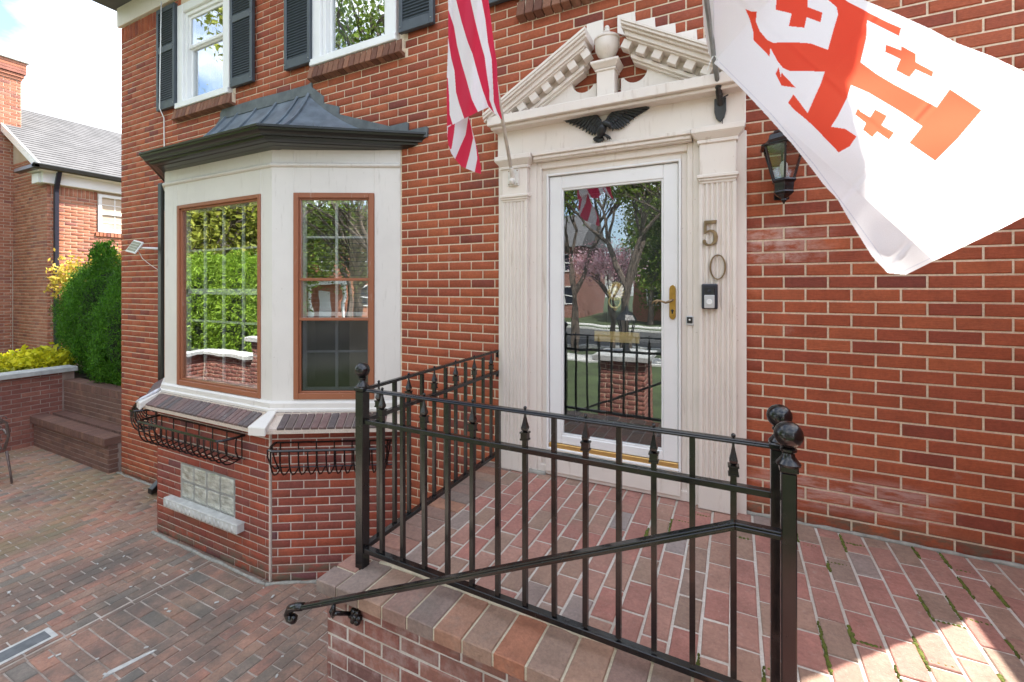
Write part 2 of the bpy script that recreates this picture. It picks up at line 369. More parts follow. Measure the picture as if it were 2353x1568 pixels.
# ================================================================ brick engine
BCACHE = {}
def brick_geo(l, d, h, ch=.004, rs=0):
    """brick lying with its face to -Y, centred in x and z, face at y=0, back at y=d"""
    x, z = l/2, h/2; r = random.Random(rs*977+int(l*1000)); j = lambda: r.uniform(-.0020, .0020)
    vs = [(-x+ch+j(), j()*.6, -z+ch+j()), (x-ch+j(), j()*.6, -z+ch+j()), (x-ch+j(), j()*.6, z-ch+j()), (-x+ch+j(), j()*.6, z-ch+j()),
          (-x, ch, -z), (x, ch, -z), (x, ch, z), (-x, ch, z), (-x, d, -z), (x, d, -z), (x, d, z), (-x, d, z)]
    fs = [(0,1,2,3), (4,5,1,0), (5,6,2,1), (6,7,3,2), (7,4,0,3), (8,9,5,4), (9,10,6,5), (10,11,7,6), (11,8,4,7)]
    return vs, fs
def lay(name, parent, items, mats, limit=300, mass='brick_courses', mgroup=None):
    """items: (centre of face, rotation matrix 3x3 or None, l, d, h). The largest in view become objects, the rest one mesh"""
    off = wloc(parent) if parent is not None else Vector((0, 0, 0))
    sc = []
    for i, it in enumerate(items):
        p = Vector(it[0]); q = project(p)
        vis = q is not None and -20 < q[0] < 2373 and -20 < q[1] < 1588
        sc.append((-(it[2]*it[4]/q[2]**2) if vis else 1, i))
    sc.sort(); chosen = set(i for s_, i in sc[:limit] if s_ < 0)
    V = []; F = []; n = 0
    for i, it in enumerate(items):
        p, R, l, d, h = it
        rs = i % 4
        if i in chosen:
            key = (round(l, 3), round(d, 3), round(h, 3), rs, mats[0].name)
            if key not in BCACHE:
                vs, fs = brick_geo(l, d, h, .004, rs); me = bpy.data.meshes.new(name); me.from_pydata(vs, [], fs); me.materials.append(mats[0]); BCACHE[key] = me
            o = bpy.data.objects.new(name, BCACHE[key]); link(o)
            if parent is not None: o.parent = parent
            o.location = Vector(p) - off
            rr = Matrix.Rotation(random.uniform(-.006, .006), 3, 'Y')
            o.rotation_euler = ((R @ rr) if R is not None else rr).to_euler()
        else:
            vs, fs = brick_geo(l, d, h, .004, rs)
            A = np.array(vs)
            if R is not None: A = A @ np.array(R).T
            V.append(A + np.array(p)); F.append(np.array(fs) + n); n += 12
    if V:
        o = fast(mass, np.vstack(V), np.vstack(F), mats[1], parent); o['kind'] = 'stuff'
        return o
CH = .0731; BL = .2195; ZREF = 2.551; XREF = .697
def frame(ux, n):
    ux = Vector(ux).normalized(); y = -Vector(n).normalized(); z = ux.cross(y)
    return Matrix((ux, y, z)).transposed()
def wall_items(org, ux, n, u0, u1, z0, z1, excl, phase=0.0, ch=CH, bl=BL, joint=.0105, d=.05, half0=0, zref=ZREF, jit=.0012):
    """running bond on a vertical face. excl: list of (u0,u1,z0,z1) or callables"""
    R = frame(ux, n); ux = Vector(ux).normalized(); n = Vector(n); org = Vector(org); items = []
    k0 = math.ceil((z0-zref)/ch - .35); k = k0
    while zref + k*ch < z1 - .02:
        za = zref + k*ch; zb = za + ch
        zc0, zc1 = max(za + joint/2, z0), min(zb - joint/2, z1)
        if zc1 - zc0 > .015:
            iv = [(u0, u1)]
            for e in excl:
                if e[2] < zb-.012 and e[3] > za+.012:
                    nv = []
                    for a, b in iv:
                        if e[1] <= a or e[0] >= b: nv.append((a, b)); continue
                        if e[0] > a: nv.append((a, e[0]))
                        if e[1] < b: nv.append((e[1], b))
                    iv = nv
            ph = phase + ((k + half0) % 2)*bl/2
            for a, b in iv:
                s = math.floor((a-ph)/bl)
                while ph + s*bl < b:
                    ua, ub = max(a, ph+s*bl) + joint/2, min(b, ph+(s+1)*bl) - joint/2
                    if ub - ua > .018:
                        p = org + ux*((ua+ub)/2) + n*random.uniform(-jit, jit) + Vector((0, 0, (zc0+zc1)/2))
                        items.append((p, R, ub-ua, d, zc1-zc0))
                    s += 1
        k += 1
    return items
# ================================================================ ground, patio, street
def structure(name, mb, mat): 
    o = mb.build(name, mat); o['kind'] = 'structure'; return o
structure('lawn', MB().box(-90, 90, -120, 90, -.35, -.12), M_grass)
structure('road', MB().box(-90, 90, -24, -16, -.2, -.08), M_asph)
structure('kerb', MB().box(-90, 90, -15.9, -15.7, -.2, .02), M_conc)
structure('far_kerb', MB().box(-90, 90, -24.3, -24.1, -.2, .02), M_conc)
structure('pavement', MB().box(-90, 90, -13.8, -12.4, -.2, -.06), M_conc)
structure('far_pavement', MB().box(-90, 90, -28.2, -26.8, -.2, -.06), M_conc)
patio = structure('patio', MB().box(-10.6, 1.2, -4.6, 1.0, -.3, -.006), M_mortpat)
items = []
def floor_items(x0, x1, y0, y1, z, along, l, wd, joint, test=None, off=0.0, d=.05, jit=.0015, hb=.5, side=None):
    R = Matrix((Vector((0, 1, 0)) if along == 'y' else Vector((1, 0, 0)), Vector((0, 0, -1)), (Vector((0, 1, 0)) if along == 'y' else Vector((1, 0, 0))).cross(Vector((0, 0, -1))))).transposed()
    out = []; a0, a1, c0, c1 = (y0, y1, x0, x1) if along == 'y' else (x0, x1, y0, y1)
    r = 0; c = c0
    while c < c1 - .02:
        cw = min(wd, c1-c) - (side or joint) - random.uniform(0, .002); ph = a0 - l + off + (r % 2)*l*hb + random.uniform(-.008, .008); s = ph
        while s < a1:
            jj = joint/2*random.uniform(.7, 1.5); ua, ub = max(s, a0) + jj, min(s+l, a1) - jj
            if ub - ua > .03:
                cc = c + (side or joint)/2 + cw/2; uu = (ua+ub)/2
                x, y = (cc, uu) if along == 'y' else (uu, cc)
                if test is None or test(x, y):
                    R2 = R @ Matrix.Rotation(random.uniform(-.018, .018), 3, 'Y')
                    out.append((Vector((x, y, z + random.uniform(-jit, jit))), R2, ub-ua, d, cw))
            s += l
        c += wd; r += 1
    return out
def inbay(x, y):
    if -5.40 < x < -3.66 and y > -.50: return True
    if x >= -3.66 and x < -2.55 and y > -.50 + (x+3.62)*.59: return True
    if x <= -5.40 and y > -.50 - (x+5.43)*.60 and x > -6.45: return True
    return False
pt = lambda x, y: (not inbay(x, y)) and y < .04 and not (-10.3 < x < -7.76 and y > -.02) and not (x > -1.80)
items += floor_items(-10.2, -4.40, -3.5, .03, 0, 'y', .205, .098, .011, pt, side=.005)
items += floor_items(-4.40, -4.35, -3.5, .0, 0, 'y', .205, .05, .006, pt)
items += floor_items(-4.35, -3.70, -3.5, .0, 0, 'x', .216, .109, .006, pt, hb=0.0, off=.0, side=.010)
items += floor_items(-3.70, -1.75, -3.5, .0, 0, 'y', .205, .098, .011, pt, side=.005)
lay('paver', patio, items, M_pat, 300, 'paver_field')
# long grey replacement stone and cement patches in the patio
MB().box(-4.625, -4.455, -2.02, -1.67, -.01, .0025).build('cement_bed', M_conc, patio); g = MB().box(-4.598, -4.482, -1.99, -1.70, -.01, .006); g.build('grey_repair_stone', plain('blue_grey_slate', (.15, .16, .165), .8, var=.3, nscale=14, bmp=.4), patio, bevel=.003)['label'] = 'long grey replacement stone set in white cement'
cem = MB().prism([(-3.71, -1.70), (-3.68, -1.60), (-3.65, -1.42), (-3.67, -1.43), (-3.70, -1.52), (-3.735, -1.66)], -.01, .004, 'z')
cem.build('cement_patch', M_conc, patio)
for a, b in (((-5.46, -.62), (-3.62, -.62)), ((-3.62, -.62), (-2.6, -.02)), ((-7.62, -.03), (-6.5, -.03))):
    mb = MB()
    a = Vector((*a, 0)); b = Vector((*b, 0)); nn = 14; pts = [a.lerp(b, i/nn) + Vector((random.uniform(-.01, .01), random.uniform(-.012, .004), .002)) for i in range(nn+1)]
    mb.tube(pts, [random.uniform(.008, .020) for _ in pts], 6)
    mb.build('cement_fillet', M_fil, patio, smooth=True)
mb = MB()
for _ in range(46):
    x, y = random.uniform(-5.6, -1.9), random.uniform(-2.2, -.65)
    if inbay(x, y): continue
    a = random.uniform(0, 3.14); l = random.uniform(.006, .016)
    mb.box(-l, l, -l*.5, l*.5, .002, .007, Matrix.Translation((x, y, 0)) @ Matrix.Rotation(a, 4, 'Z'))
o = mb.build('leaf_litter', M_conc, patio); o['kind'] = 'stuff'

# ================================================================ the house
house = empty('brick_house', (-3.0, 0, 0), 'red brick two-storey house with bay window and cream pedimented front door', 'house')
HX0, HX1 = -7.6, 1.48
# holes: (x0,x1,z0,z1)
W1 = (-6.16, -5.12, 4.76, 6.02); W2 = (-3.77, -2.70, 4.76, 6.02); W3 = (-1.46, -.30, 4.76, 6.02)
DOOR = (-1.56, -.02, .9, 3.50)
def slab(mb, x0, x1, z0, z1, holes, y0=.007, y1=.22):
    xs = sorted(set([x0, x1] + [h[i] for h in holes for i in (0, 1)])); zs = sorted(set([z0, z1] + [h[i] for h in holes for i in (2, 3)]))
    xs = [x for x in xs if x0 <= x <= x1]; zs = [z for z in zs if z0 <= z <= z1]
    for i in range(len(xs)-1):
        for j in range(len(zs)-1):
            cx, cz = (xs[i]+xs[i+1])/2, (zs[j]+zs[j+1])/2
            if any(h[0] < cx < h[1] and h[2] < cz < h[3] for h in holes): continue
            mb.box(xs[i], xs[i+1], y0, y1, zs[j], zs[j+1])
mb = MB(); slab(mb, HX0+.006, HX1-.006, -.2, 6.5, [W1, W2, W3, DOOR, (-5.7, -3.3, 1.5, 3.6)])
wall = mb.build('wall', M_mort, house)
MB().box(HX0, HX0+.2, .22, 8, -.2, 6.5).build('side_wall', M_red[1], house)
MB().box(HX1-.2, HX1, .22, 8, -.2, 6.5).build('side_wall', M_red[1], house)
MB().box(HX0+.2, HX1-.2, 7.8, 8, -.2, 6.5).build('rear_wall', M_red[1], house)
mb = MB(); mb.prism([(-.42, 6.47), (4, 9.9), (8.42, 6.47), (8.42, 6.40), (-.42, 6.40)], HX0-.12, HX1+.2, 'x'); mb.build('roof', M_shing, house)
MB().box(HX0-.13, HX1+.2, -.54, -.42, 6.40, 6.52).build('gutter', M_gut, house, bevel=.015)
MB().box(HX0-.03, HX1+.03, -.035, .007, 6.135, 6.40).build('frieze_board', M_cream, house, bevel=.004)
# rowlock / sill extents excluded from the running bond
SIL1 = (-6.22, -5.05, 4.618, 4.77); SIL2 = (-3.80, -2.62, 4.618, 4.77); SIL3 = (-1.50, -.2, 4.618, 4.77)
BAYX = (-6.42, -2.665, -1, 3.74); ROOFX = (-5.15, -3.9, 3.7, 4.45)
ex = [W1, W2, W3, SIL1, SIL2, SIL3, BAYX, ROOFX, (-1.63, .035, 1.0, 3.80), (-6.0, -3.2, 3.7, 3.95)]
it = wall_items((0, 0, 0), (1, 0, 0), (0, -1, 0), HX0, HX1, 0.0, 5.935, ex, phase=XREF, half0=0)
R0 = Matrix.Identity(3)
x = HX0
while x < HX1:                                             # soldier course under the frieze
    if not any(a < x+.036 < b for a, b in ((W1[0], W1[1]), (W2[0], W2[1]), (W3[0], W3[1]))):
        it.append((Vector((x+.0365, 0, 6.033)), R0, .0625, .05, .19))
    x += .0731
# bay masonry, part of the same brickwork
A0 = Vector((-5.43, -.585, 0)); B0 = Vector((-3.622, -.585, 0)); C0 = Vector((-2.63, 0, 0))
d2 = (C0-B0); L2 = d2.length; d2.normalize(); n2 = Vector((d2.y, -d2.x, 0))
GB = (-5.00, -4.115, .435, .80)
itb = wall_items(A0, (1, 0, 0), (0, -1, 0), 0, (B0-A0).x, 0, 1.30, [(GB[0]-A0.x, GB[1]-A0.x, GB[2], GB[3])], phase=.10, d=.05)
itb += wall_items(B0, d2, n2, .012, L2-.01, 0, 1.30, [], phase=.065)
A1 = Vector((-6.42, 0, 0)); d1 = (A0-A1); L1 = d1.length; d1.normalize(); n1 = Vector((d1.y, -d1.x, 0))
itb += wall_items(A1, d1, n1, 0, L1, 0, 1.30, [], phase=.02)
nred = len(it)
# choose the 300 largest over both materials
def rank(items): 
    r = []
    for i, t in enumerate(items):
        q = project(t[0]); vis = q is not None and -20 < q[0] < 2373 and -20 < q[1] < 1588
        r.append((t[2]*t[4]/q[2]**2 if vis else -1))
    return r
ra = rank(it); rb = rank(itb); thr = sorted(ra+rb, reverse=True)[299]
lay('brick', wall, it, M_red, sum(1 for v in ra if v >= thr), 'brick_courses')
MBm = MB()
MBm.prism([(A1.x, .1), (A0.x+.003, A0.y+.007), (B0.x-.003, B0.y+.007), (C0.x, C0.y+.007), (C0.x, .1)], -.2, 1.46, 'z')
bay = MBm.build('bay_base_wall', M_mortbay, house)
lay('brick', bay, itb, M_bay, sum(1 for v in rb if v >= thr), 'bay_brick_courses')
# dark run-off strip and pale verticals at the corner of the bay
mb = MB(); mb.tube([(-3.617, -.586, .0), (-3.617, -.586, 1.30)], .009, 6); mb.tube([(C0.x-.004, -.004, 0), (C0.x-.004, -.004, 1.3)], .012, 6); mb.build('corner_joint', M_mortbay, bay)

# ---- sills of upper windows: slanting rowlock bricks
def sill_row(s, slope_out=.055):
    items = []; x = s[0]; n = int(round((s[1]-s[0])/.0715)); w_ = (s[1]-s[0])/n
    for i in range(n):
        R = Matrix.Rotation(math.radians(-14), 3, 'X')
        items.append((Vector((x+w_*(i+.5), -slope_out, (s[2]+s[3])/2-.012)), R, w_-.009, .13, s[3]-s[2]-.022))
    return items
its = []
for s in (SIL1, SIL2, SIL3): its += sill_row(s)
lay('sill_brick', wall, its, brickmat('dark_brown_sill_brick', [(0, (.16, .06, .035)), (1, (.24, .10, .055))], False), ) if False else None
M_sillb = pair('brown_sill_brick', [(0, (.15, .06, .038)), (.5, (.20, .085, .05)), (1, (.27, .12, .07))])
lay('sill_brick', wall, its, M_sillb, 300)
mb = MB()
for s in (SIL1, SIL2, SIL3): mb.box(s[0], s[1], -.035, .05, s[2]+.02, s[3]-.03)
mb.build('sill_mortar', M_mort, wall)
# ---- bay sill: sloping rowlocks on centre and right and left faces, painted mitre pieces
def slope_row(Pa, dvec, nvec, L_, n, u_lo=0.0):
    items = []; w_ = L_/n; zi, zo = 1.475, 1.372; out_ = .135; dep = math.hypot(out_+.05, zi-zo)
    th = math.atan2(zi-zo, out_+.05)
    for i in range(n):
        c = Pa + dvec*(u_lo + w_*(i+.5)) + nvec*((out_-.05)/2) + Vector((0, 0, (zi+zo)/2))
        up = (nvec*math.sin(th) + Vector((0, 0, 1))*math.cos(th)).normalized()
        R = Matrix((dvec, -up, dvec.cross(-up))).transposed()
        items.append((c + up*random.uniform(0, .002), R, w_-.009, .062, dep))
    return items
X1 = Vector((1, 0, 0)); NY = Vector((0, -1, 0))
random.seed(3); its = slope_row(A0, X1, NY, 1.64, 24, .06) + slope_row(B0, d2, n2, .90, 13, .11) + slope_row(A1, d1, n1, 1.0, 14, .08)
lay('sill_brick', bay, its, M_sill, 300)
mb = MB()
for P_, dv, nv, ln in ((A0, X1, NY, (B0-A0).x), (B0, d2, n2, L2), (A1, d1, n1, L1)):
    th = .52
    pts = []
    for u in (0.0, ln):
        for o_, z_ in ((-.08, 1.475), (.125, 1.362), (.12, 1.318), (0.0, 1.29), (-.08, 1.29)):
            k = o_*math.tan(math.radians(15.5))*(1 if (u > 0) else -1)
            if P_ is A1 and u == 0: k = 0
            if P_ is B0 and u > 0: k = 0
            q = P_ + dv*(u+k) + nv*o_ + Vector((0, 0, z_)); pts.append(tuple(q))
    mb.add(pts, [(0,5,6,1),(1,6,7,2),(2,7,8,3),(3,8,9,4),(0,1,2,3,4),(9,8,7,6,5)])
mb.build('sill_mortar', M_mortbay, bay)
def mitre(P_, nA, nB, mat, s=1.0):
    m_ = (nA+nB).normalized(); t = Vector((m_.y*-1, m_.x, 0)); t = Vector((-m_.y, m_.x, 0))
    if t.x < 0: t = -t
    q = []
    for z0_, z1_ in ((1.484, 1.388), (1.47, 1.315)):
        for sgn, o_ in ((-1, -.05), (1, -.05), (1, .155), (-1, .155)):
            wd_ = .035 if o_ < 0 else .085
            q.append(P_ + t*sgn*wd_*s + m_*o_ + Vector((0, 0, z0_ if o_ < 0 else (1.388 if z0_ > 1.48 else 1.312))))
    return MB().add([tuple(v) for v in q], [(0,1,2,3), (4,7,6,5), (3,2,6,7), (0,3,7,4), (1,5,6,2), (0,4,5,1)])
mb = mitre(B0, NY, n2, None); m2 = mitre(A0, n1, NY, None)
mb.build('painted_sill_mitre', M_bayp, bay, bevel=.006); m2.build('painted_sill_mitre', M_bayp, bay, bevel=.006)
mb = MB(); mb.tube([(-5.50, -.74, 1.38), (-5.47, -.70, 1.41), (-5.44, -.66, 1.44), (-5.41, -.61, 1.47), (-5.40, -.57, 1.50)], [.012, .02, .014, .022, .01], 6)
mb.build('peeling_sealant', M_chain, bay, smooth=True)
# ---- bay timber box
WA = Vector((-5.41, -.525, 0)); WB = Vector((-3.675, -.525, 0)); WC = Vector((-2.672, 0, 0)); WL = Vector((-6.36, 0, 0))
dR = (WC-WB); LR = dR.length; dR.normalize(); nR = Vector((dR.y, -dR.x, 0))
def fm(P_, dv):                        # local frame: x along the face, -y outwards
    y = Vector((-dv.y, dv.x, 0)); return Matrix(((dv.x, y.x, 0, P_.x), (dv.y, y.y, 0, P_.y), (0, 0, 1, 0), (0, 0, 0, 1)))
MC = fm(WA, X1); MR = fm(WB, dR); dL = (WA-WL); LL = dL.length; dL.normalize(); ML = fm(WL, dL)
LC = (WB-WA).x
def face_panel(mb, M, L_, win, yb=.10):
    u0, u1, z0, z1 = win
    mb.box(0, u0, 0, yb, 1.50, 3.80, M); mb.box(u1, L_, 0, yb, 1.50, 3.80, M)
    mb.box(u0, u1, 0, yb, z1, 3.80, M); mb.box(u0, u1, 0, yb, 1.50, z0, M)
PW = (.245, 1.578, 1.555, 3.40); RW = (.190, .900, 1.565, 3.395); LW = (.2, .9, 1.565, 3.395)
mb = MB(); face_panel(mb, MC, LC, PW); mb.build('bay_panel', M_bayp, house, bevel=.003)
mb = MB(); face_panel(mb, MR, LR, RW); mb.build('bay_panel', M_bayp, house, bevel=.003)
mb = MB(); face_panel(mb, ML, LL, LW); mb.build('bay_panel', M_bayp, house, bevel=.003)
def strip(path, prof, name, mat, parent=house, bev=0, closed_prof=True):
    """sweep profile [(outward, z)] along the plan path [(x,y)] with mitres; outwards is to the right of travel (-y for +x travel)"""
    P_ = [Vector((*p, 0)) for p in path]; ns = []
    for i in range(len(P_)-1):
        d = (P_[i+1]-P_[i]).normalized(); ns.append(Vector((d.y, -d.x, 0)))
    vs = []; m = len(prof)
    for i, p in enumerate(P_):
        if i == 0: nn = ns[0]; k = 1; 
        elif i == len(P_)-1: nn = ns[-1]; k = 1
        else: nn = (ns[i-1]+ns[i]).normalized(); k = 1/nn.dot(ns[i])
        for o_, z_ in prof: 
            q = p + nn*o_*k
            if i in (0, len(P_)-1) and len(path) == 4: q.y = min(q.y, .004) if abs(p.y) > .05 else q.y
            vs.append((q.x, q.y, z_))
    fs = [(i*m+j, i*m+(j+1) % m, (i+1)*m+(j+1) % m, (i+1)*m+j) for i in range(len(P_)-1) for j in range(m)]
    fs += [tuple(range(m))[::-1], tuple((len(P_)-1)*m+j for j in range(m))]
    mb = MB().add(vs, fs); return mb.build(name, mat, parent, bevel=bev)
bpath = [(WL.x, 0), (WA.x, WA.y), (WB.x, WB.y), (WC.x, 0)]
strip(bpath, [(-.01, 3.625), (.012, 3.625), (.022, 3.635), (.022, 3.65), (.012, 3.66), (-.01, 3.66)], 'frieze_moulding', M_bayp)
strip(bpath, [(-.01, 1.465), (.045, 1.465), (.045, 1.485), (.03, 1.495), (.03, 1.535), (.014, 1.55), (-.01, 1.55)], 'bay_skirting', M_bayp)
# ---- bay windows
def room(mb, x0, x1, z0, z1, ya, yb, M=None):
    mb.box(x0-.02, x1+.02, yb, yb+.02, z0-.02, z1+.02, M); mb.box(x0-.03, x0-.02, ya, yb, z0, z1, M); mb.box(x1+.02, x1+.03, ya, yb, z0, z1, M)
    mb.box(x0, x1, ya, yb, z1+.02, z1+.03, M); mb.box(x0, x1, ya, yb, z0-.03, z0-.02, M)
def framebox(mb, x0, x1, z0, z1, t, ya, yb, M, tb=None):
    tb = tb or t
    mb.box(x0, x0+t, ya, yb, z0, z1, M); mb.box(x1-t, x1, ya, yb, z0, z1, M)
    mb.box(x0+t, x1-t, ya, yb, z1-t, z1, M); mb.box(x0+t, x1-t, ya, yb, z0, z0+tb, M)
# picture window, centre face
pf = MB(); framebox(pf, PW[0], PW[1], PW[2], PW[3], .036, -.012, .05, MC, .05)
pfo = pf.build('picture_window', M_terra, house, bevel=.004)
pf2 = MB(); framebox(pf2, PW[0]+.036, PW[1]-.036, PW[2]+.05, PW[3]-.036, .018, .008, .05, MC); pf2.build('inner_frame', M_terra, pfo, bevel=.003)
gx0, gx1, gz0, gz1 = PW[0]+.05, PW[1]-.05, PW[2]+.065, PW[3]-.05
MB().box(gx0, gx1, .026, .030, gz0, gz1, MC).build('pane', M_glass, pfo)
mb = MB(); mid = (gz0+gz1)/2+.03
for k in (1, 2, 3):
    xx = gx0 + (gx1-gx0)*k/4; mb.box(xx-.011, xx+.011, .062, .080, gz0, gz1, MC)
for zz in (gz0+(mid-gz0)/3, gz0+(mid-gz0)*2/3, mid+(gz1-mid)/2): mb.box(gx0, gx1, .063, .079, zz-.010, zz+.010, MC)
mb.box(gx0, gx1, .058, .09, mid-.028, mid+.028, MC); framebox(mb, gx0-.03, gx1+.03, gz0-.03, gz1+.03, .055, .058, .09, MC)
mb.build('muntins', M_white, pfo)
mb = MB(); room(mb, PW[0], PW[1], PW[2], PW[3], .13, .62, MC); mb.build('room_beyond', M_room, pfo)
# double storm window, right face
rf = MB(); framebox(rf, RW[0], RW[1], RW[2], RW[3], .045, -.014, .05, MR, .055)
rfo = rf.build('storm_window', M_terra, house, bevel=.004)
mb = MB(); framebox(mb, RW[0]+.045, RW[1]-.045, RW[2]+.055, RW[3]-.045, .014, .004, .05, MR)
mb.box(RW[0]+.045, RW[1]-.045, -.002, .05, 2.615, 2.640, MR); mb.box(RW[0]+.045, RW[1]-.045, -.002, .05, 2.262, 2.286, MR)
mb.build('inner_frame', M_terra, rfo, bevel=.003)
rx0, rx1, rz0, rz1 = RW[0]+.058, RW[1]-.058, RW[2]+.068, RW[3]-.058
MB().box(rx0, rx1, .022, .026, 2.640, rz1, MR).build('pane', M_glass, rfo)
MB().box(rx0, rx1, .030, .034, 2.286, 2.615, MR).build('pane', M_glass, rfo)
MB().box(rx0, rx1, .022, .026, rz0, 2.262, MR).build('insect_screen', M_screen, rfo)
mb = MB(); cxr = (rx0+rx1)/2
mb.box(cxr-.011, cxr+.011, .058, .072, rz0, rz1, MR)
for zz in (1.98, 3.01): mb.box(rx0, rx1, .059, .071, zz-.009, zz+.009, MR)
mb.box(rx0, rx1, .056, .08, 2.30, 2.335, MR); framebox(mb, rx0-.02, rx1+.02, rz0-.02, rz1+.02, .045, .056, .08, MR)
mb.build('muntins', M_white, rfo)
mb = MB(); 
for i in range(26): mb.box(rx0, rx1, .14, .165, 2.33+i*.042, 2.334+i*.042, MR)
mb.build('slatted_blind', M_curtain, rfo)
mb = MB(); room(mb, RW[0], RW[1], RW[2], RW[3], .17, .5, MR); mb.build('room_beyond', M_room, rfo)
# left face window
lf = MB(); framebox(lf, LW[0], LW[1], LW[2], LW[3], .045, -.014, .05, ML, .055); lfo = lf.build('storm_window', M_terra, house, bevel=.004)
MB().box(LW[0]+.045, LW[1]-.045, .022, .026, LW[2]+.055, LW[3]-.045, ML).build('pane', M_glass, lfo)
mb = MB(); room(mb, LW[0], LW[1], LW[2], LW[3], .1, .3, ML); mb.build('room_beyond', M_room, lfo)
# glass block window in the base
gbf = MB().box(GB[0], GB[1], -.578, -.50, GB[2], GB[3]).build('glass_block_window', M_conc, bay)
gbo = house
bw = (GB[1]-GB[0]-.03)/4; bh = (GB[3]-GB[2]-.02)/2
for i in range(4):
    for j in range(2):
        x0 = GB[0]+.015+i*bw; z0 = GB[2]+.010+j*bh
        b_ = MB().box(x0+.008, x0+bw-.008, -.583, -.55, z0+.007, z0+bh-.007).build('glass_block', M_gblk, bay, bevel=.012, seg=2)
mb = MB().box(-5.17, -3.975, -.655, -.56, .352, .438)
for i in range(1): pass
so = mb.build('concrete_sill', M_conc, bay, bevel=.006)
for i in range(17):
    x = -5.10 + i*.066; MB().tube([(x, -.650, .358), (x, -.652, .418)], .011, 6).build('sill_flute', M_conc, bay, smooth=True)
# ---- bay roof
T1 = Vector((-5.22, .004, 4.50)); T2 = Vector((-3.85, .004, 4.50))
E0 = Vector((-6.46, .004, 3.880)); E1 = Vector((-5.30, -.795, 3.880)); E2 = Vector((-3.480, -.795, 3.880)); E3 = Vector((-2.37, .004, 3.880))
prof_z = lambda t: 3.880 + .62*(1-t)**2.0
def rp_(Ta, Ea, t): q = Ta.lerp(Ea, t); q.z = prof_z(t); return q
def patch(mb, Ta, Ea, Tb, Eb, nt_=12, nu=4, th=.012):
    vs = []; 
    for dz in (0, -th):
        for i in range(nt_+1):
            a = rp_(Ta, Ea, i/nt_); b = rp_(Tb, Eb, i/nt_)
            for j in range(nu+1):
                q = a.lerp(b, j/nu); vs.append((q.x, q.y, q.z+dz))
    n1_ = (nt_+1)*(nu+1); fs = []
    for i in range(nt_):
        for j in range(nu):
            k = i*(nu+1)+j; fs.append((k, k+nu+1, k+nu+2, k+1)); fs.append((n1_+k+1, n1_+k+nu+2, n1_+k+nu+1, n1_+k))
    mb.add(vs, fs)
mb = MB(); patch(mb, T1, E1, T2, E2); patch(mb, T2, E2, T2, E3); patch(mb, T1, E0, T1, E1)
br = mb.build('bay_roof', M_roofm, house); smooth_by_angle(br, 30)
def seam(Ta, Ea, r=.016):
    pts = [rp_(Ta, Ea, t/14) + Vector((0, 0, .012)) for t in range(15)]
    return MB().tube(pts, [r]*14+[r*.6], 4, rot=math.pi/4).build('standing_seam', M_roofm, br)
for k in range(4): seam(T1.lerp(T2, .16+k*.24), E1.lerp(E2, .14+k*.24), .016)
seam(T2, E2, .019); seam(T1, E1, .019); [MB().tube([rp_(T2, E2, t).lerp(rp_(T2, E3, t), u_) + Vector((0, 0, .010)) for t in [t0_+(1-t0_)*k/10 for k in range(11)]], .016, 4, rot=math.pi/4).build('standing_seam', M_roofm, br) for u_, t0_ in ((.36, .45), (.70, .62))]; seam(T1, E0.lerp(E1, .5))
mb = MB()
mb.prism([(-5.32, 4.49), (-3.80, 4.49), (-3.80, 4.615), (-3.86, 4.60), (-4.2, 4.60), (-4.6, 4.61), (-5.28, 4.60), (-5.32, 4.56)], -.010, .004)
mb.build('flashing', M_flash, br, bevel=.002)
for sgn, Tt, Ee in ((1, T2, E3), (-1, T1, E0)):
    n = 7
    for k in range(n):
        a = Tt.lerp(Ee, k/n); b = Tt.lerp(Ee, (k+1)/n); za, zb = prof_z(k/n), prof_z((k+1)/n)
        top = ZREF + math.ceil((za + .02 - ZREF)/CH)*CH if k else 4.60
        zt2 = ZREF + math.ceil((zb + .05 - ZREF)/CH)*CH
        x0, x1 = a.x, b.x
        MB().prism([(x0, za-.03), (x1, zb-.03), (x1+.008*sgn, max(zt2, zb+.05)-.01), (x1-.01*sgn, max(zt2, zb+.05)), (x0+.01*sgn, max(top, za+.03)-.006), (x0, max(top, za+.03)-.02)] if sgn > 0 else
                   [(x1, zb-.03), (x0, za-.03), (x0, max(top, za+.03)-.02), (x1, max(zt2, zb+.05))], -.008-.0015*k, .004).build('step_flashing', M_flash, br)
ep = [(E0.x, 0.0), (E1.x, E1.y), (E2.x, E2.y), (E3.x, 0.0)]
strip(ep, [(.010, 3.890), (.010, 3.872), (-.002, 3.868), (-.008, 3.854), (-.024, 3.840), (-.034, 3.828), (-.036, 3.816), (-.070, 3.816), (-.074, 3.800), (-.095, 3.792), (-.125, 3.788), (-.135, 3.782), (-.19, 3.780), (-.21, 3.776), (-.30, 3.775), (-.30, 3.875), (-.05, 3.885)], 'bay_gutter', M_gut, br)
# ---- downpipe left of the bay
mb = MB(); mb.box(-6.46, -6.37, -.10, -.02, .10, 3.86); mb.build('downpipe', M_gut, house, bevel=.012)
MB().prism([(-.02, .16), (-.02, .03), (-.20, .02), (-.20, .08), (-.10, .16)], -6.47, -6.38, 'x').build('downpipe_elbow', M_gut, house, bevel=.008)
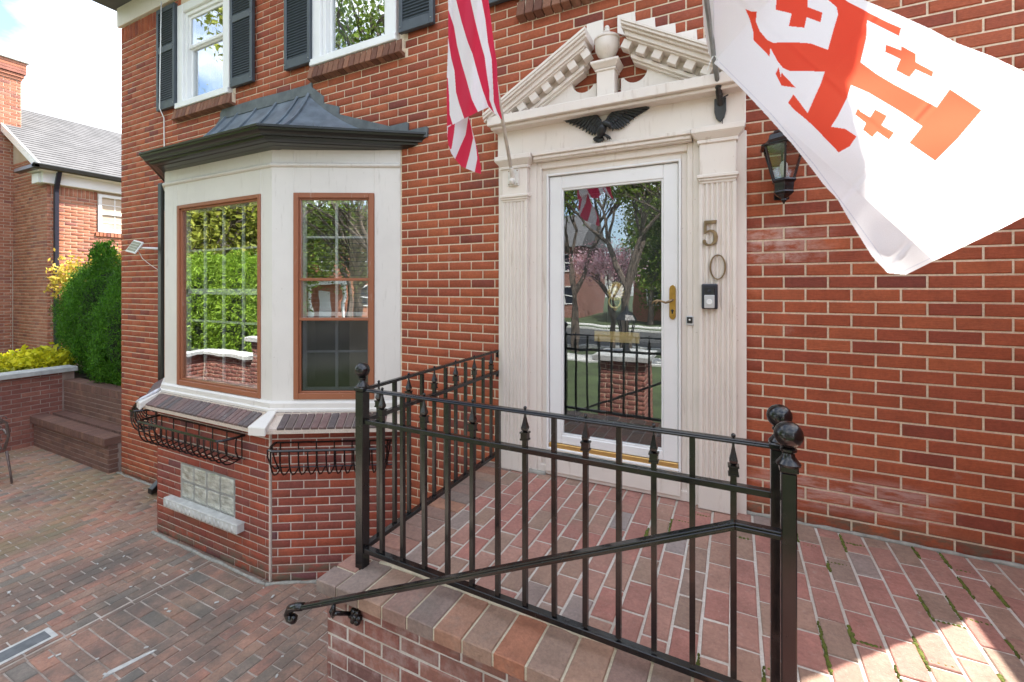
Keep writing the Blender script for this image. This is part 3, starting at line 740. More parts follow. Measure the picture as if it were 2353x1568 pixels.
# ---- upper windows and shutters
def upper_window(W, curtain=True):
    x0, x1, z0, z1 = W
    c = MB(); c.box(x0, x0+.115, -.030, .12, z0, z1); c.box(x1-.115, x1, -.030, .12, z0, z1); c.box(x0+.115, x1-.115, -.030, .12, z1-.1, z1)
    c.box(x0-.012, x1+.012, -.055, .12, z0-.012, z0+.055)
    f = c.build('window_frame', M_white, house, bevel=.005)
    m = MB(); framebox(m, x0+.115, x1-.115, z0+.055, z1-.1, .045, .0, .10, None); m.build('jamb_liner', M_white, f, bevel=.003)
    zm = z0 + .72
    s = MB(); framebox(s, x0+.16, x1-.16, zm, z1-.145, .038, .02, .05, None, .035); s.build('upper_sash', M_white, f, bevel=.003)
    s = MB(); framebox(s, x0+.16, x1-.16, z0+.06, zm+.012, .030, .045, .075, None, .035); s.build('lower_sash', M_white, f, bevel=.003)
    MB().box(x0+.195, x1-.195, .030, .034, zm+.03, z1-.18).build('pane', M_glass, f)
    MB().box(x0+.185, x1-.185, .060, .064, z0+.09, zm-.01).build('pane', M_glass, f)
    m = MB(); pts = []
    n = 60; amp = .018
    for i in range(n+1): pts.append((x0+.12 + (x1-x0-.24)*i/n*.28, .17 + amp*math.sin(i*.9)))
    vs = [(p[0], p[1], z) for z in (z0+.02, z1) for p in pts]; fs = [(i, i+1, n+2+i, n+1+i) for i in range(n)]
    m.add(vs, fs); cu = m.build('curtain', M_curtain, f, smooth=True)
    m = MB(); room(m, x0+.1, x1-.1, z0+.03, z1-.05, .12, .7); m.build('room_beyond', M_room, f)
    return f
for W in (W1, W2, W3): upper_window(W)
def shutter(x0, x1, z0=4.785, z1=6.06):
    m = MB(); ya, yb = -.062, -.022; st = .042
    m.box(x0, x0+st, ya, yb, z0, z1); m.box(x1-st, x1, ya, yb, z0, z1)
    m.box(x0+st, x1-st, ya, yb, z0, z0+.095); m.box(x0+st, x1-st, ya, yb, z1-.06, z1); m.box(x0+st, x1-st, ya, yb, 5.495, 5.575)
    f = m.build('shutter', M_shut, house, bevel=.004)
    MB().box(x0+st, x1-st, yb-.006, yb, z0, z1).build('backing_board', M_shut, f)
    me = None
    for a, b in ((z0+.095, 5.495), (5.575, z1-.06)):
        n = int(round((b-a)/.028)); h = (b-a)/n
        for i in range(n):
            zc = a + h*(i+.5)
            if me is None:
                sl = MB().box(-(x1-x0-2*st)/2, (x1-x0-2*st)/2, -.0055, .0055, -.014, .014)
                me = bpy.data.meshes.new('louvre'); me.from_pydata(sl.v, [], sl.f); me.materials.append(M_shut)
            o = bpy.data.objects.new('louvre', me); link(o); o.parent = f; o.location = Vector(((x0+x1)/2, -.046, zc)) - wloc(f); o.rotation_euler = (math.radians(-28), 0, 0)
    m = MB()
    for zz in (z0+.045, 5.535): 
        for xx in (x0+.02, x1-.02): m.ball((xx, ya-.003, zz), .006, 8)
    m.build('screw_heads', M_steel, f)
for a, b in ((-6.575, -6.165), (-5.055, -4.665), (-4.15, -3.765), (-2.645, -2.275), (-1.83, -1.47), (-.29, .08)): shutter(a, b)
# ---- door surround
ds = MB(); ds.box(-1.66, -1.335, -.040, .02, 1.15, 3.52); ds.box(-.245, .06, -.040, .02, 1.15, 3.52)
ds.box(-1.335, -1.262, -.012, .03, 1.19, 3.50); ds.box(-.318, -.245, -.012, .03, 1.19, 3.50); ds.box(-1.262, -.318, -.012, .03, 3.398, 3.50)
ds.box(-1.335, -1.300, -.034, .0, 1.19, 3.49); ds.box(-.282, -.245, -.034, .0, 1.19, 3.49); ds.box(-1.30, -.282, -.034, 0, 3.44, 3.49)
surround = ds.build('door_surround', M_cream, house, bevel=.004)
def pilaster(x0, x1):
    w_ = x1-x0; pts = [(x0, -.02), (x0, -.085)]; n = 6; m_ = .014; fw = (w_-2*m_)/n
    for i in range(n):
        a = x0+m_+fw*i; g0, g1 = a+fw*.16, a+fw*.84
        pts += [(g0, -.085), (g0+fw*.12, -.077), ((g0+g1)/2, -.072), (g1-fw*.12, -.077), (g1, -.085)]
    pts += [(x1, -.085), (x1, -.02)]
    MB().prism(pts, 1.345, 3.205, 'z').build('fluted_pilaster', M_cream, surround)
    m = MB(); m.box(x0-.006, x1+.006, -.092, -.02, 1.172, 1.33); m.box(x0-.003, x1+.003, -.088, -.02, 1.33, 1.345); m.build('plinth', M_cream, surround, bevel=.005)
    m = MB(); m.box(x0, x1, -.086, -.02, 3.205, 3.47)
    m.prism([(x0-.014, 3.238), (x1+.014, 3.238), (x1+.014, 3.26), (x0-.014, 3.26)], -.104, -.02); m.prism([(x0-.006, 3.222), (x1+.006, 3.222), (x1+.006, 3.238), (x0-.006, 3.238)], -.096, -.02)
    m.build('astragal', M_cream, surround, bevel=.004)
    m = MB(); m.box(x0-.012, x1+.012, -.098, -.02, 3.455, 3.478)
    b0, b1 = (x0-.012, x1+.012), (x0-.045, x1+.045)
    vs = [(b0[0], -.098, 3.478), (b0[1], -.098, 3.478), (b1[1], -.128, 3.515), (b1[0], -.128, 3.515), (b0[0], -.02, 3.478), (b0[1], -.02, 3.478), (b1[1], -.02, 3.515), (b1[0], -.02, 3.515)]
    m.add(vs, [(0,1,2,3), (1,5,6,2), (4,0,3,7), (5,4,7,6), (3,2,6,7), (0,4,5,1)]); m.box(b1[0], b1[1], -.130, -.02, 3.515, 3.55)
    m.build('capital', M_cream, surround, bevel=.003)
pilaster(-1.605, -1.395); pilaster(-.205, .003)
m = MB(); m.box(-1.645, .055, -.080, .02, 3.55, 3.76); m.box(-1.35, -.25, -.075, .02, 3.49, 3.55); ent = m.build('entablature', M_cream, surround, bevel=.003)
m = MB(); m.box(-1.345, -.252, -.105, -.075, 3.525, 3.552); m.box(-1.345, -.252, -.09, -.075, 3.50, 3.525); m.build('architrave_moulding', M_cream, surround, bevel=.004)
m = MB(); m.box(-.075, -.071, -.083, -.079, 3.55, 3.755); m.build('board_joint', M_eagle, surround)
m = MB(); m.box(-1.675, .085, -.20, .02, 3.768, 3.835); m.box(-1.66, .07, -.17, .02, 3.745, 3.768); m.build('cornice_shelf', M_cream, surround, bevel=.005)
# pediment
tym = []
for k in range(13):
    a = math.radians(-25 - k*(180-25+20)/12*1.0); tym.append((-.965+.083*math.cos(a), 4.02+.083*math.sin(a)))
polyL = [(-1.62, 3.83), (-.872, 3.83), (-.872, 3.98)] + tym + [(-1.03, 4.12), (-1.02, 4.165), (-1.62, 3.845)]
mirror = lambda pts: [(-1.572-x, z) for x, z in pts][::-1]
polyR = mirror(polyL)
for pl in (polyL, polyR): MB().prism(pl, -.062, -.012).build('tympanum', M_cream, surround)
m = MB(); m.box(-.852, -.730, -.125, -.01, 3.835, 4.045); m.box(-.862, -.720, -.135, -.01, 4.03, 4.045)
vs = [(-.862, -.135, 4.045), (-.720, -.135, 4.045), (-.695, -.165, 4.075), (-.887, -.165, 4.075), (-.862, -.01, 4.045), (-.720, -.01, 4.045), (-.695, -.01, 4.075), (-.887, -.01, 4.075)]
m.add(vs, [(0,1,2,3), (1,5,6,2), (4,0,3,7), (3,2,6,7)]); m.box(-.887, -.695, -.165, -.01, 4.075, 4.092); m.build('pedestal', M_cream, surround, bevel=.003)
m = MB(); m.lathe([(.035, 0), (.038, .008), (.020, .014), (.018, .022), (.034, .035), (.062, .058), (.077, .09), (.082, .125), (.081, .150), (.087, .156), (.087, .168), (.078, .176), (.048, .186), (.026, .194), (.015, .200), (.015, .207), (.022, .213), (.022, .22), (.016, .226), (.015, .235), (.018, .243), (.012, .256), (.002, .262)], (-.79, -.09, 4.092), 24)
u = m.build('urn', M_cream, surround); smooth_by_angle(u, 35)
def rake(sgn):
    fx = lambda x: x if sgn < 0 else -1.572 - x
    a = math.radians(29.6); d = Vector((math.cos(a), 0, math.sin(a))); n = Vector((-math.sin(a), 0, math.cos(a)))
    O = Vector((-1.70, 0, 3.842)); Lr = .915
    def bar(n0, n1, y, u0=0.0, u1=Lr, name='raking_cornice', y0=-.01, cut=0.0):
        ta = math.tan(a); P_ = [O+d*(u0+n0*ta)+n*n0, O+d*(u1+n0*ta)+n*n0, O+d*(u1+n1*ta)+n*n1, O+d*(u0+n1*ta)+n*n1] if cut == 0 else [O+d*u0+n*n0, O+d*u1+n*n0, O+d*u1+n*n1, O+d*u0+n*n1]
        pts = [(fx(p.x), p.z) for p in P_]
        if sgn > 0: pts = pts[::-1]
        mm.prism(pts, y, y0)
    mm = MB(); bar(-.004, .014, -.225); bar(-.020, -.004, -.218); bar(-.036, -.020, -.200); bar(-.064, -.036, -.180, 0.02, Lr-.02); bar(-.076, -.064, -.165, .03, Lr-.03)
    bar(-.135, -.076, -.075, .12, Lr-.03); bar(-.158, -.135, -.105, .20, Lr-.05); bar(-.172, -.158, -.085, .24, Lr-.06)
    r_ = mm.build('raking_cornice', M_cream, surround, bevel=.002)
    for k in range(7):
        mm = MB(); u = .13 + k*.112; bar(-.130, -.074, -.150, u, u+.060, y0=-.07, cut=1); mm.build('dentil', M_cream, r_, bevel=.002)
    mm = MB()
    for k in range(6):
        u = .10 + k*.15; P0 = O + d*u + n*.012; P1 = O + d*(u+.15) + n*.012
        zt = ZREF + math.ceil((P1.z + .085 - ZREF)/CH)*CH - .004
        pts = [(fx(P0.x), P0.z-.02), (fx(P1.x), P1.z-.02), (fx(P1.x), max(zt, P1.z+.005)), (fx(P0.x+.012), max(zt, P1.z+.005)-.003)]
        if sgn > 0: pts = pts[::-1]
        mm.prism(pts, -.010-.001*k, .004)
    mm.build('painted_step_flashing', M_cream, r_)
rake(-1); rake(1)
# ---- storm door
dm = MB(); framebox(dm, -1.262, -.318, 1.355, 3.398, .016, -.030, .06, None); dfr = dm.build('door_frame', M_doorw, house, bevel=.003)
m = MB(); m.box(-1.262, -.318, -.05, .06, 1.20, 1.352); m.box(-1.335, -.245, -.035, .02, 1.172, 1.24); m.build('threshold', M_cream, dfr, bevel=.004)
m = MB()
st = .095
m.box(-1.243, -1.243+st, -.012, .028, 1.405, 3.378); m.box(-.337-st, -.337, -.012, .028, 1.405, 3.378); m.box(-1.243+st, -.337-st, -.012, .028, 3.283, 3.378); m.box(-1.243+st, -.337-st, -.012, .028, 1.405, 1.470)
door = m.build('storm_door', M_doorw, house, bevel=.005)
m = MB(); framebox(m, -1.243+st, -.337-st, 1.470, 3.283, .012, -.006, .02, None); m.build('glazing_bead', M_doorw, door, bevel=.002)
MB().box(-1.138, -.442, .004, .008, 1.478, 3.275).build('pane', M_glassd, door)
m = MB(); m.box(-1.243, -.337, -.020, .03, 1.358, 1.403); m.box(-1.243, -.337, -.026, .0, 1.352, 1.360); m.build('brass_sweep', M_gold, door, bevel=.003)
m = MB()
for zz in (1.62, 2.33, 3.18): m.tube([(-1.247, -.028, zz), (-1.247, -.028, zz+.12)], .006, 8)
m.build('hinge', M_doorw, door)
m = MB(); pts = [(-.395, 2.40), (-.350, 2.40), (-.345, 2.425), (-.345, 2.60), (-.355, 2.615), (-.372, 2.63), (-.390, 2.615), (-.400, 2.60), (-.400, 2.425)]
pts = [(-.372, 2.345), (-.358, 2.352), (-.352, 2.365), (-.352, 2.55), (-.358, 2.565), (-.372, 2.575), (-.386, 2.565), (-.392, 2.55), (-.392, 2.365), (-.386, 2.352)]
m.prism(pts, -.024, -.010); hp = m.build('handle_plate', M_brass, door, bevel=.003)
m = MB(); m.tube([(-.372, -.02, 2.475), (-.372, -.052, 2.475), (-.385, -.058, 2.466), (-.41, -.06, 2.458), (-.44, -.06, 2.468), (-.465, -.06, 2.472), (-.485, -.06, 2.464), (-.497, -.06, 2.448)], [.010, .009, .009, .008, .007, .007, .006, .004], 8)
m.tube([(-.455, -.06, 2.470), (-.470, -.06, 2.455), (-.474, -.06, 2.444)], [.006, .005, .003], 6); m.build('lever_handle', M_bronze, door, smooth=True)
m = MB(); m.ball((-.372, -.026, 2.405), .009, 10); m.box(-.377, -.367, -.028, -.02, 2.385, 2.402); m.build('keyhole', M_eagle, door)
# inner front door behind the glass
idr = MB().box(-1.24, -.34, .17, .21, 1.36, 3.38).build('inner_door', M_door, house, bevel=.004)
m = MB()
for (a, b, c, d_) in ((-1.12, -.85, 1.5, 2.0), (-.73, -.46, 1.5, 2.0), (-1.12, -.85, 2.15, 2.85), (-.73, -.46, 2.15, 2.85), (-1.12, -.85, 2.98, 3.28), (-.73, -.46, 2.98, 3.28)):
    framebox(m, a, b, c, d_, .018, .160, .172, None)
m.build('panel_moulding', M_door, idr)
m = MB(); m.box(-.952, -.616, .158, .170, 2.152, 2.232); m.build('letter_plate', M_brassp, idr, bevel=.004)
m = MB(); m.box(-.925, -.643, .152, .160, 2.168, 2.216); m.build('letter_flap', M_brassp, idr, bevel=.003)
m = MB(); kx, kz = -.785, 2.51
m.ball((kx, .15, kz+.02), .042, 14); m.ball((kx, .115, kz), .022, 10); m.ball((kx-.018, .12, kz+.032), .009, 8); m.ball((kx+.018, .12, kz+.032), .009, 8)
for k in range(16):
    a = k/16*2*math.pi; m.tube([(kx+.036*math.cos(a), .15, kz+.02+.042*math.sin(a)), (kx+.056*math.cos(a+.25), .142, kz+.02+.064*math.sin(a+.25)), (kx+.064*math.cos(a+.5), .150, kz+.02+.072*math.sin(a+.5))], [.012, .009, .002], 6)
m.build('lion_head_knocker', M_brassp, idr, smooth=True)
m = MB(); m.tube([(kx+.042*math.sin(t/20*2*math.pi), .110, kz-.055+.046*math.cos(t/20*2*math.pi)) for t in range(20)], .0068, 8, closed=True); m.ball((kx, .13, kz-.105), .018, 10); m.build('knocker_ring', M_brassp, idr, smooth=True)
m = MB(); room(m, -1.24, -.34, 1.2, 3.4, .03, .22); m.build('door_reveal', M_cream, house)
# ================================================================ porch platform
PZ = 1.17
porch = empty('porch', (-.2, -.8, 0), 'raised brick porch platform with rowlock coping in front of the door', 'porch')
def M_(o, k): o['kind'] = k; return o
core = MB().box(-1.755, 1.85, -1.595, -.0, -.2, PZ-.006).build('platform_bed', M_mortplat, porch)
its = floor_items(-1.53, 1.80, -1.395, -.014, PZ, 'y', .213, .108, .0115, None, d=.05, jit=.0012)
lay('paver', core, its, M_plat, 300, 'paver_mass')
# left border tiles and coping
its = floor_items(-1.775, -1.532, -1.40, -.02, PZ+.002, 'x', .243, .118, .008, None, hb=0, off=0.0, d=.055)
R = Matrix((Vector((0, 1, 0)), Vector((0, 0, -1)), Vector((0, 1, 0)).cross(Vector((0, 0, -1))))).transposed()
x = -1.655
its2 = []
while x < 1.75:
    its2.append((Vector((x+.069, -1.524, PZ+.004+random.uniform(-.001, .001))), R, .232, .058, .127)); x += .138
its2.append((Vector((-1.72, -1.462, PZ+.004)), R, .108, .058, .122)); its2.append((Vector((-1.72, -1.584, PZ+.004)), R, .112, .058, .124))
lay('coping_brick', core, its + its2, M_cope, 300)
MB().box(-1.778, 1.80, -1.635, -1.40, PZ-.055, PZ-.004).build('coping_mortar', M_mortcope, core)
mb = MB()
pts = [(-1.60+.06*i, -1.402+random.uniform(-.006, .006), PZ+.001) for i in range(57)]
mb.tube(pts, [random.uniform(.008, .017) for _ in pts], 6); mb.build('mortar_ridge', M_mortcope, core, smooth=True)
# front and left walls below the coping
itf = wall_items((-1.762, -1.600, 0), (1, 0, 0), (0, -1, 0), 0, 3.6, 0, PZ-.062, [], phase=.03, ch=.070, bl=.21, joint=.009, jit=.003, zref=PZ-.062)
itf += wall_items((-1.762, -.02, 0), (0, -1, 0), (-1, 0, 0), 0, 1.575, 0, PZ-.062, [], phase=.0, ch=.070, bl=.21, joint=.009, jit=.003, zref=PZ-.062)
fw = MB().box(-1.756, 1.83, -1.594, -.01, -.2, PZ-.06).build('platform_wall', M_mortold, porch)
lay('wall_brick', fw, itf, M_old, 300, 'wall_brick_mass')
# moss in the joints
mb = MB()
def moss(x, y, ln, ax, wd=.008):
    n = max(3, int(ln/.012))
    for i in range(n):
        t = i/(n-1)-.5; px_ = x + (ln*t if ax == 'x' else random.uniform(-.003, .003)); py_ = y + (ln*t if ax == 'y' else random.uniform(-.003, .003))
        r_ = wd*random.uniform(.6, 1.3)*(1-.8*abs(t))
        mb.lathe([(r_, -.004), (r_*.9, .001), (r_*.45, .004), (.001, .005)], (px_, py_, PZ-.002), 6)
grid = lambda k: -1.53 + .108*k + .0
rr = random.Random(5); grid = lambda k: -1.53 + .108*k + .0
for k in range(10, 31):
    for _ in range(3 if k > 16 else 1):
        y = rr.uniform(-1.35, -.05); moss(grid(k), y, rr.uniform(.05, .18), 'y', rr.uniform(.008, .014))
        if rr.random() < .6: moss(grid(k)+.05, y+rr.uniform(-.1, .1), rr.uniform(.05, .10), 'x', .010)
o = mb.build('moss', M_moss, core); o['kind'] = 'stuff'
# cement at wall foot
mb = MB(); pts = [(.06+.05*i, -.012+random.uniform(-.008, .004), PZ+.002) for i in range(30)]; mb.tube(pts, [random.uniform(.008, .016) for _ in pts], 6)
mb.build('cement_fillet', M_fil, core, smooth=True); mb = MB()
pts = [(-1.66+.05*i, -.045+random.uniform(-.01, .01), PZ+.002) for i in range(9)]; mb.tube(pts, [random.uniform(.012, .03) for _ in pts], 6)
mb.build('cement_fillet', M_fil, core, smooth=True)
# stairs, descending to the left in front of the platform
st = MB()
for i in range(7):
    st.box(.10-.29*(i+1), .10-.29*i, -2.95, -1.66, -.1, PZ-.167*(i+1)+.002)
st.box(.10, 1.85, -2.95, -1.64, -.2, PZ-.006)
st.build('stairs', M_old[1], porch)
# ================================================================ railing
RY = -1.466
rail = empty('iron_railing', (-1.66, RY, PZ), 'black iron railing with spear finials around the brick porch', 'railing')
def sq(mb, p, q, w_, h_): 
    """bar of rectangular section between two points (w_ horizontal, h_ vertical)"""
    p, q = Vector(p), Vector(q); d = (q-p).normalized()
    if abs(d.z) > .95: a = Vector((1, 0, 0))*w_/2; b = Vector((0, 1, 0))*h_/2
    else:
        a = d.cross(Vector((0, 0, 1))).normalized()*w_/2; b = a.cross(d).normalized()*h_/2
    vs = [p-a-b, p+a-b, p+a+b, p-a+b, q-a-b, q+a-b, q+a+b, q-a+b]
    return mb.add([tuple(v) for v in vs], [(0,1,2,3), (7,6,5,4), (0,4,5,1), (1,5,6,2), (2,6,7,3), (3,7,4,0)])
TZ, MZ, BZ = 2.078, 1.895, 1.262
PXL, PXR = -1.662, .125
def newel(x, y, z0, w_=.050, ball=True):
    m = sq(MB(), (x, y, z0), (x, y, 2.045), w_, w_); p = m.build('newel_post', M_iron, rail, bevel=.003)
    m = MB(); m.box(x-w_*.60, x+w_*.60, y-w_*.60, y+w_*.60, 2.045, 2.066); m.build('post_cap', M_iron, p, bevel=.004)
    m = MB(); m.lathe([(.030, 2.064), (.031, 2.070), (.024, 2.078), (.017, 2.088), (.015, 2.098), (.021, 2.104), (.021, 2.110), (.014, 2.114)], (x, y, 0), 18); m.ball((x, y, 2.148), .037, 20)
    smooth_by_angle(m.build('ball_finial', M_iron, p), 35)
newel(PXL, RY, PZ-.03); newel(PXR, RY, PZ); newel(.132, -1.665, .9, .038)
def handrail_top(p, q, name='top_rail'):
    m = MB(); sq(m, p, q, .036, .009)
    up = Vector((0, 0, .007)); sq(m, Vector(p)+up, Vector(q)+up, .026, .006)
    m.build(name, M_iron, rail, bevel=.003)
handrail_top((PXL, RY, TZ-.03), (PXR, RY, TZ-.03)); handrail_top((PXL, RY, TZ-.03), (PXL-.01, -.03, TZ-.02))
for nm, z_, w_, h_ in (('middle_rail', MZ, .030, .022), ('bottom_rail', BZ, .034, .024)):
    sq(MB(), (PXL, RY, z_), (PXR, RY, z_-(.03 if nm[0] == 'b' else 0)), w_, h_).build(nm, M_iron, rail, bevel=.002)
    sq(MB(), (PXL, RY, z_), (PXL-.01, -.03, z_), w_, h_).build(nm, M_iron, rail, bevel=.002)
m = MB()
for z_ in (TZ-.03, MZ): 
    for k in range(5):
        a = k/5*2*math.pi; m.ball((PXL-.01+.022*math.cos(a), -.008, z_-.02+.022*math.sin(a)), .013, 8)
m.build('wall_rosette', M_iron, rail)
def spear_mesh():
    m = MB(); m.box(-.0095, .0095, -.0095, .0095, 0, MZ-BZ+.055)
    z = MZ-BZ+.040
    m.box(-.0165, .0165, -.0165, .0165, z, z+.006); m.box(-.014, .014, -.014, .014, z+.006, z+.028); m.box(-.017, .017, -.017, .017, z+.028, z+.034)
    b = m
    f = MB(); f.lathe([(.008, z+.034), (.0165, z+.042), (.0185, z+.050), (.0115, z+.072), (.0058, z+.096), (.0036, z+.116), (.0034, z+.124)], (0, 0, 0), 4)
    f.ball((0, 0, z+.131), .0075, 10)
    return b, f
sb_, sf_ = spear_mesh()
def mesh_of(mb, name, mat):
    me = bpy.data.meshes.new(name); me.from_pydata([tuple(v) for v in mb.v], [], mb.f); me.materials.append(mat); return me
me_b = mesh_of(sb_, 'spear_baluster', M_iron); me_f = mesh_of(sf_, 'spear_head', M_iron)
tb = MB().box(-.0095, .0095, -.0095, .0095, 0, TZ-.036-BZ); me_t = mesh_of(tb, 'tall_baluster', M_iron)
def baluster(x, y, kind, dz=0):
    o = bpy.data.objects.new('spear_baluster' if kind == 's' else 'tall_baluster', me_b if kind == 's' else me_t); link(o); o.parent = rail
    o.location = Vector((x, y, BZ+dz)) - wloc(rail); o.rotation_euler = (random.uniform(-.003, .003), random.uniform(-.003, .003), random.uniform(-.05, .05))
    if kind == 's':
        f = bpy.data.objects.new('spear_head', me_f); link(f); f.parent = o
for i in range(13): baluster(-1.533 + .1272*i, RY, 's' if i % 2 == 0 else 't', -.002*i*0)
for i in range(11): baluster(PXL-.004, -1.345 + .1195*i, 's' if i % 2 == 0 else 't')
# sloping stair handrail
hr = empty('stair_handrail', (-.9, -1.70, 1.4), 'black iron stair handrail sloping down in front of the porch with a scrolled lower end', 'handrail')
def moulded(pts, parent, name):
    m = MB()
    for off, w_, h_ in ((0, .036, .008), (.007, .026, .007), (-.008, .024, .009)):
        for a, b in zip(pts[:-1], pts[1:]):
            sq(m, Vector(a)+Vector((0, 0, off)), Vector(b)+Vector((0, 0, off)), w_, h_)
    return m.build(name, M_iron, parent, bevel=.002)
HY = -1.70
p0, p1, p2 = (.112, HY, 1.882), (-.002, HY, 1.882), (-1.80, HY, 1.075)
moulded([p0, p1, p2], hr, 'rail')
m = MB(); m.tube([p2, (-1.845, HY, 1.060), (-1.885, HY, 1.040), (-1.90, HY, 1.012), (-1.885, HY, .990), (-1.862, HY, .992), (-1.856, HY, 1.008), (-1.868, HY, 1.016)], [.020, .022, .023, .022, .021, .020, .016, .010], 12, flat=.8)
m.build('scroll_end', M_iron, hr, smooth=True)
m = MB(); m.tube([(-1.60, HY, 1.15), (-1.60, HY, 1.11), (-1.615, HY+.01, 1.085), (-1.64, HY+.02, 1.09), (-1.635, HY+.03, 1.11)], .009, 8); m.tube([(-1.60, HY, 1.11), (-1.585, -1.62, 1.06)], .010, 8)
for k in range(6):
    a = k/6*2*math.pi; m.ball((-1.56+.024*math.cos(a), -1.612, 1.05+.024*math.sin(a)), .016, 8)
m.ball((-1.56, -1.615, 1.05), .018, 8); m.build('bracket', M_iron, hr, smooth=True)
# ================================================================ flags
def unproj(px_, py_, Yp):
    u = (px_-1176.5)/1030; v = -(py_-660)/1030; c, s_ = math.cos(YAW), math.sin(YAW)
    r = Vector((c*u - s_, c + s_*u, v)); s = (Yp-CAM.y)/r.y; return CAM + r*s
def inside(poly, X, Y):
    poly = np.array(poly, float); n = len(poly); r = np.zeros(X.shape, bool); j = n-1
    for i in range(n):
        xi, yi = poly[i]; xj, yj = poly[j]
        c = ((yi > Y) != (yj > Y)) & (X < (xj-xi)*(Y-yi)/(yj-yi+1e-12)+xi); r ^= c; j = i
    return r
def cloth(name, outline, depth, prints, base, step, parent):
    """woven sheet: outline and print shapes are given on the measured flag drawing, depth() gives how far each point hangs in front of the wall"""
    O = np.array(outline, float); x0, y0 = O.min(0); x1, y1 = O.max(0)
    nx = int((x1-x0)/step)+1; ny = int((y1-y0)/step)+1
    GX, GY = np.meshgrid(x0+np.arange(nx+1)*step, y0+np.arange(ny+1)*step)
    D = depth(GX, GY)
    u = (GX-1176.5)/1030; v = -(GY-660)/1030; c, s_ = math.cos(YAW), math.sin(YAW)
    rx, ry, rz = c*u - s_, c + s_*u, v; s = (D-CAM.y)/ry
    V = np.stack([CAM.x+rx*s, CAM.y+ry*s, CAM.z+rz*s], -1).reshape(-1, 3)
    col = np.ones((GX.size, 4)); col[:, :3] = base
    fx_, fy_ = GX.ravel(), GY.ravel()
    for poly, cc in prints: col[inside(poly, fx_, fy_), :3] = cc
    ins = inside(outline, GX[:-1, :-1]+step/2, GY[:-1, :-1]+step/2)
    idx = np.arange(GX.size).reshape(GX.shape)
    F = np.stack([idx[:-1, :-1], idx[1:, :-1], idx[1:, 1:], idx[:-1, 1:]], -1)[ins]
    used = np.unique(F); re = np.full(GX.size, -1); re[used] = np.arange(len(used))
    return fast(name, V[used], re[F], M_cloth, parent, smooth=True, col=col[used])
WHT = (.91, .915, .94); REDF = (.80, .030, .009); REDA = (.66, .012, .050)
# white flag with red crosses
wf = empty('white_cross_flag', (-.085, -.09, 3.67), 'white flag with red crosses flying from the grey pole above the wall lantern', 'flag', None)
r3 = lambda x, y: (1569 + x/3, y/3)                      # crop coordinates of the measured drawing
big = [(1590, -330), (1597, -200), (1606, -100), (1614, 0), (1617, 60), (1628, 122), (1640, 146), (1668, 168), (1700, 200), (1760, 264), (1821, 332), (1862, 384), (1893, 425), (1925, 459), (1948, 500), (1985, 560), (2004, 590), (2040, 628), (2082, 632),
       (2146, 600), (2223, 563), (2300, 526), (2354, 498), (2450, 452), (2560, 398), (2530, 300), (2450, 212), (2353, 165), (2280, 130), (2200, 100), (2140, 68), (2060, 32), (1985, 0), (1900, -60), (1800, -150), (1700, -250)]
def crs(pts): return [r3(*p) for p in pts]
prints = [
 (crs([(650, -60), (860, -60), (860, 50), (962, 88), (950, 155), (853, 120), (838, 192), (730, 182), (750, 95), (640, 68)]), REDF),
 (crs([(430, 62), (470, 80), (510, 82), (503, 150), (530, 215), (580, 275), (620, 296), (760, 292), (880, 300), (1000, 345), (1040, 200), (1070, 100), (1060, 50), (1000, 0), (960, -40), (1020, -60), (1140, 15), (1230, 60), (1290, 95), (1400, 150), (1505, 195), (1490, 250), (1400, 205), (1270, 140), (1265, 260), (1225, 430), (1340, 515), (1450, 580), (1600, 660), (1750, 740), (1840, 615), (2060, 762), (1900, 950), (1740, 1110), (1560, 985), (1600, 935), (1650, 872), (1500, 770), (1280, 640), (1160, 588), (1130, 680), (1070, 800), (1022, 875), (1120, 890), (1197, 942), (1150, 1010), (1075, 1052), (1000, 975), (900, 870), (830, 808), (770, 760), (725, 710), (762, 652), (800, 700), (860, 782), (900, 690), (950, 580), (978, 495), (860, 492), (740, 492), (690, 470), (650, 420), (604, 332), (598, 392), (540, 330), (488, 278), (485, 220), (460, 130)]), REDF),
 (crs([(660, 462), (640, 510), (680, 592), (778, 606), (740, 565), (715, 540), (680, 500), (675, 530)]), REDF),
 (crs([(1400, 308), (1430, 320), (1505, 348), (1505, 318), (1605, 372), (1605, 430), (1728, 495), (1718, 532), (1605, 480), (1562, 535), (1468, 485), (1500, 410), (1394, 358)]), REDF),
 (crs([(1205, 745), (1225, 770), (1290, 810), (1325, 755), (1408, 800), (1370, 865), (1458, 915), (1422, 965), (1340, 910), (1305, 948), (1240, 895), (1262, 850), (1187, 790)]), REDF)]
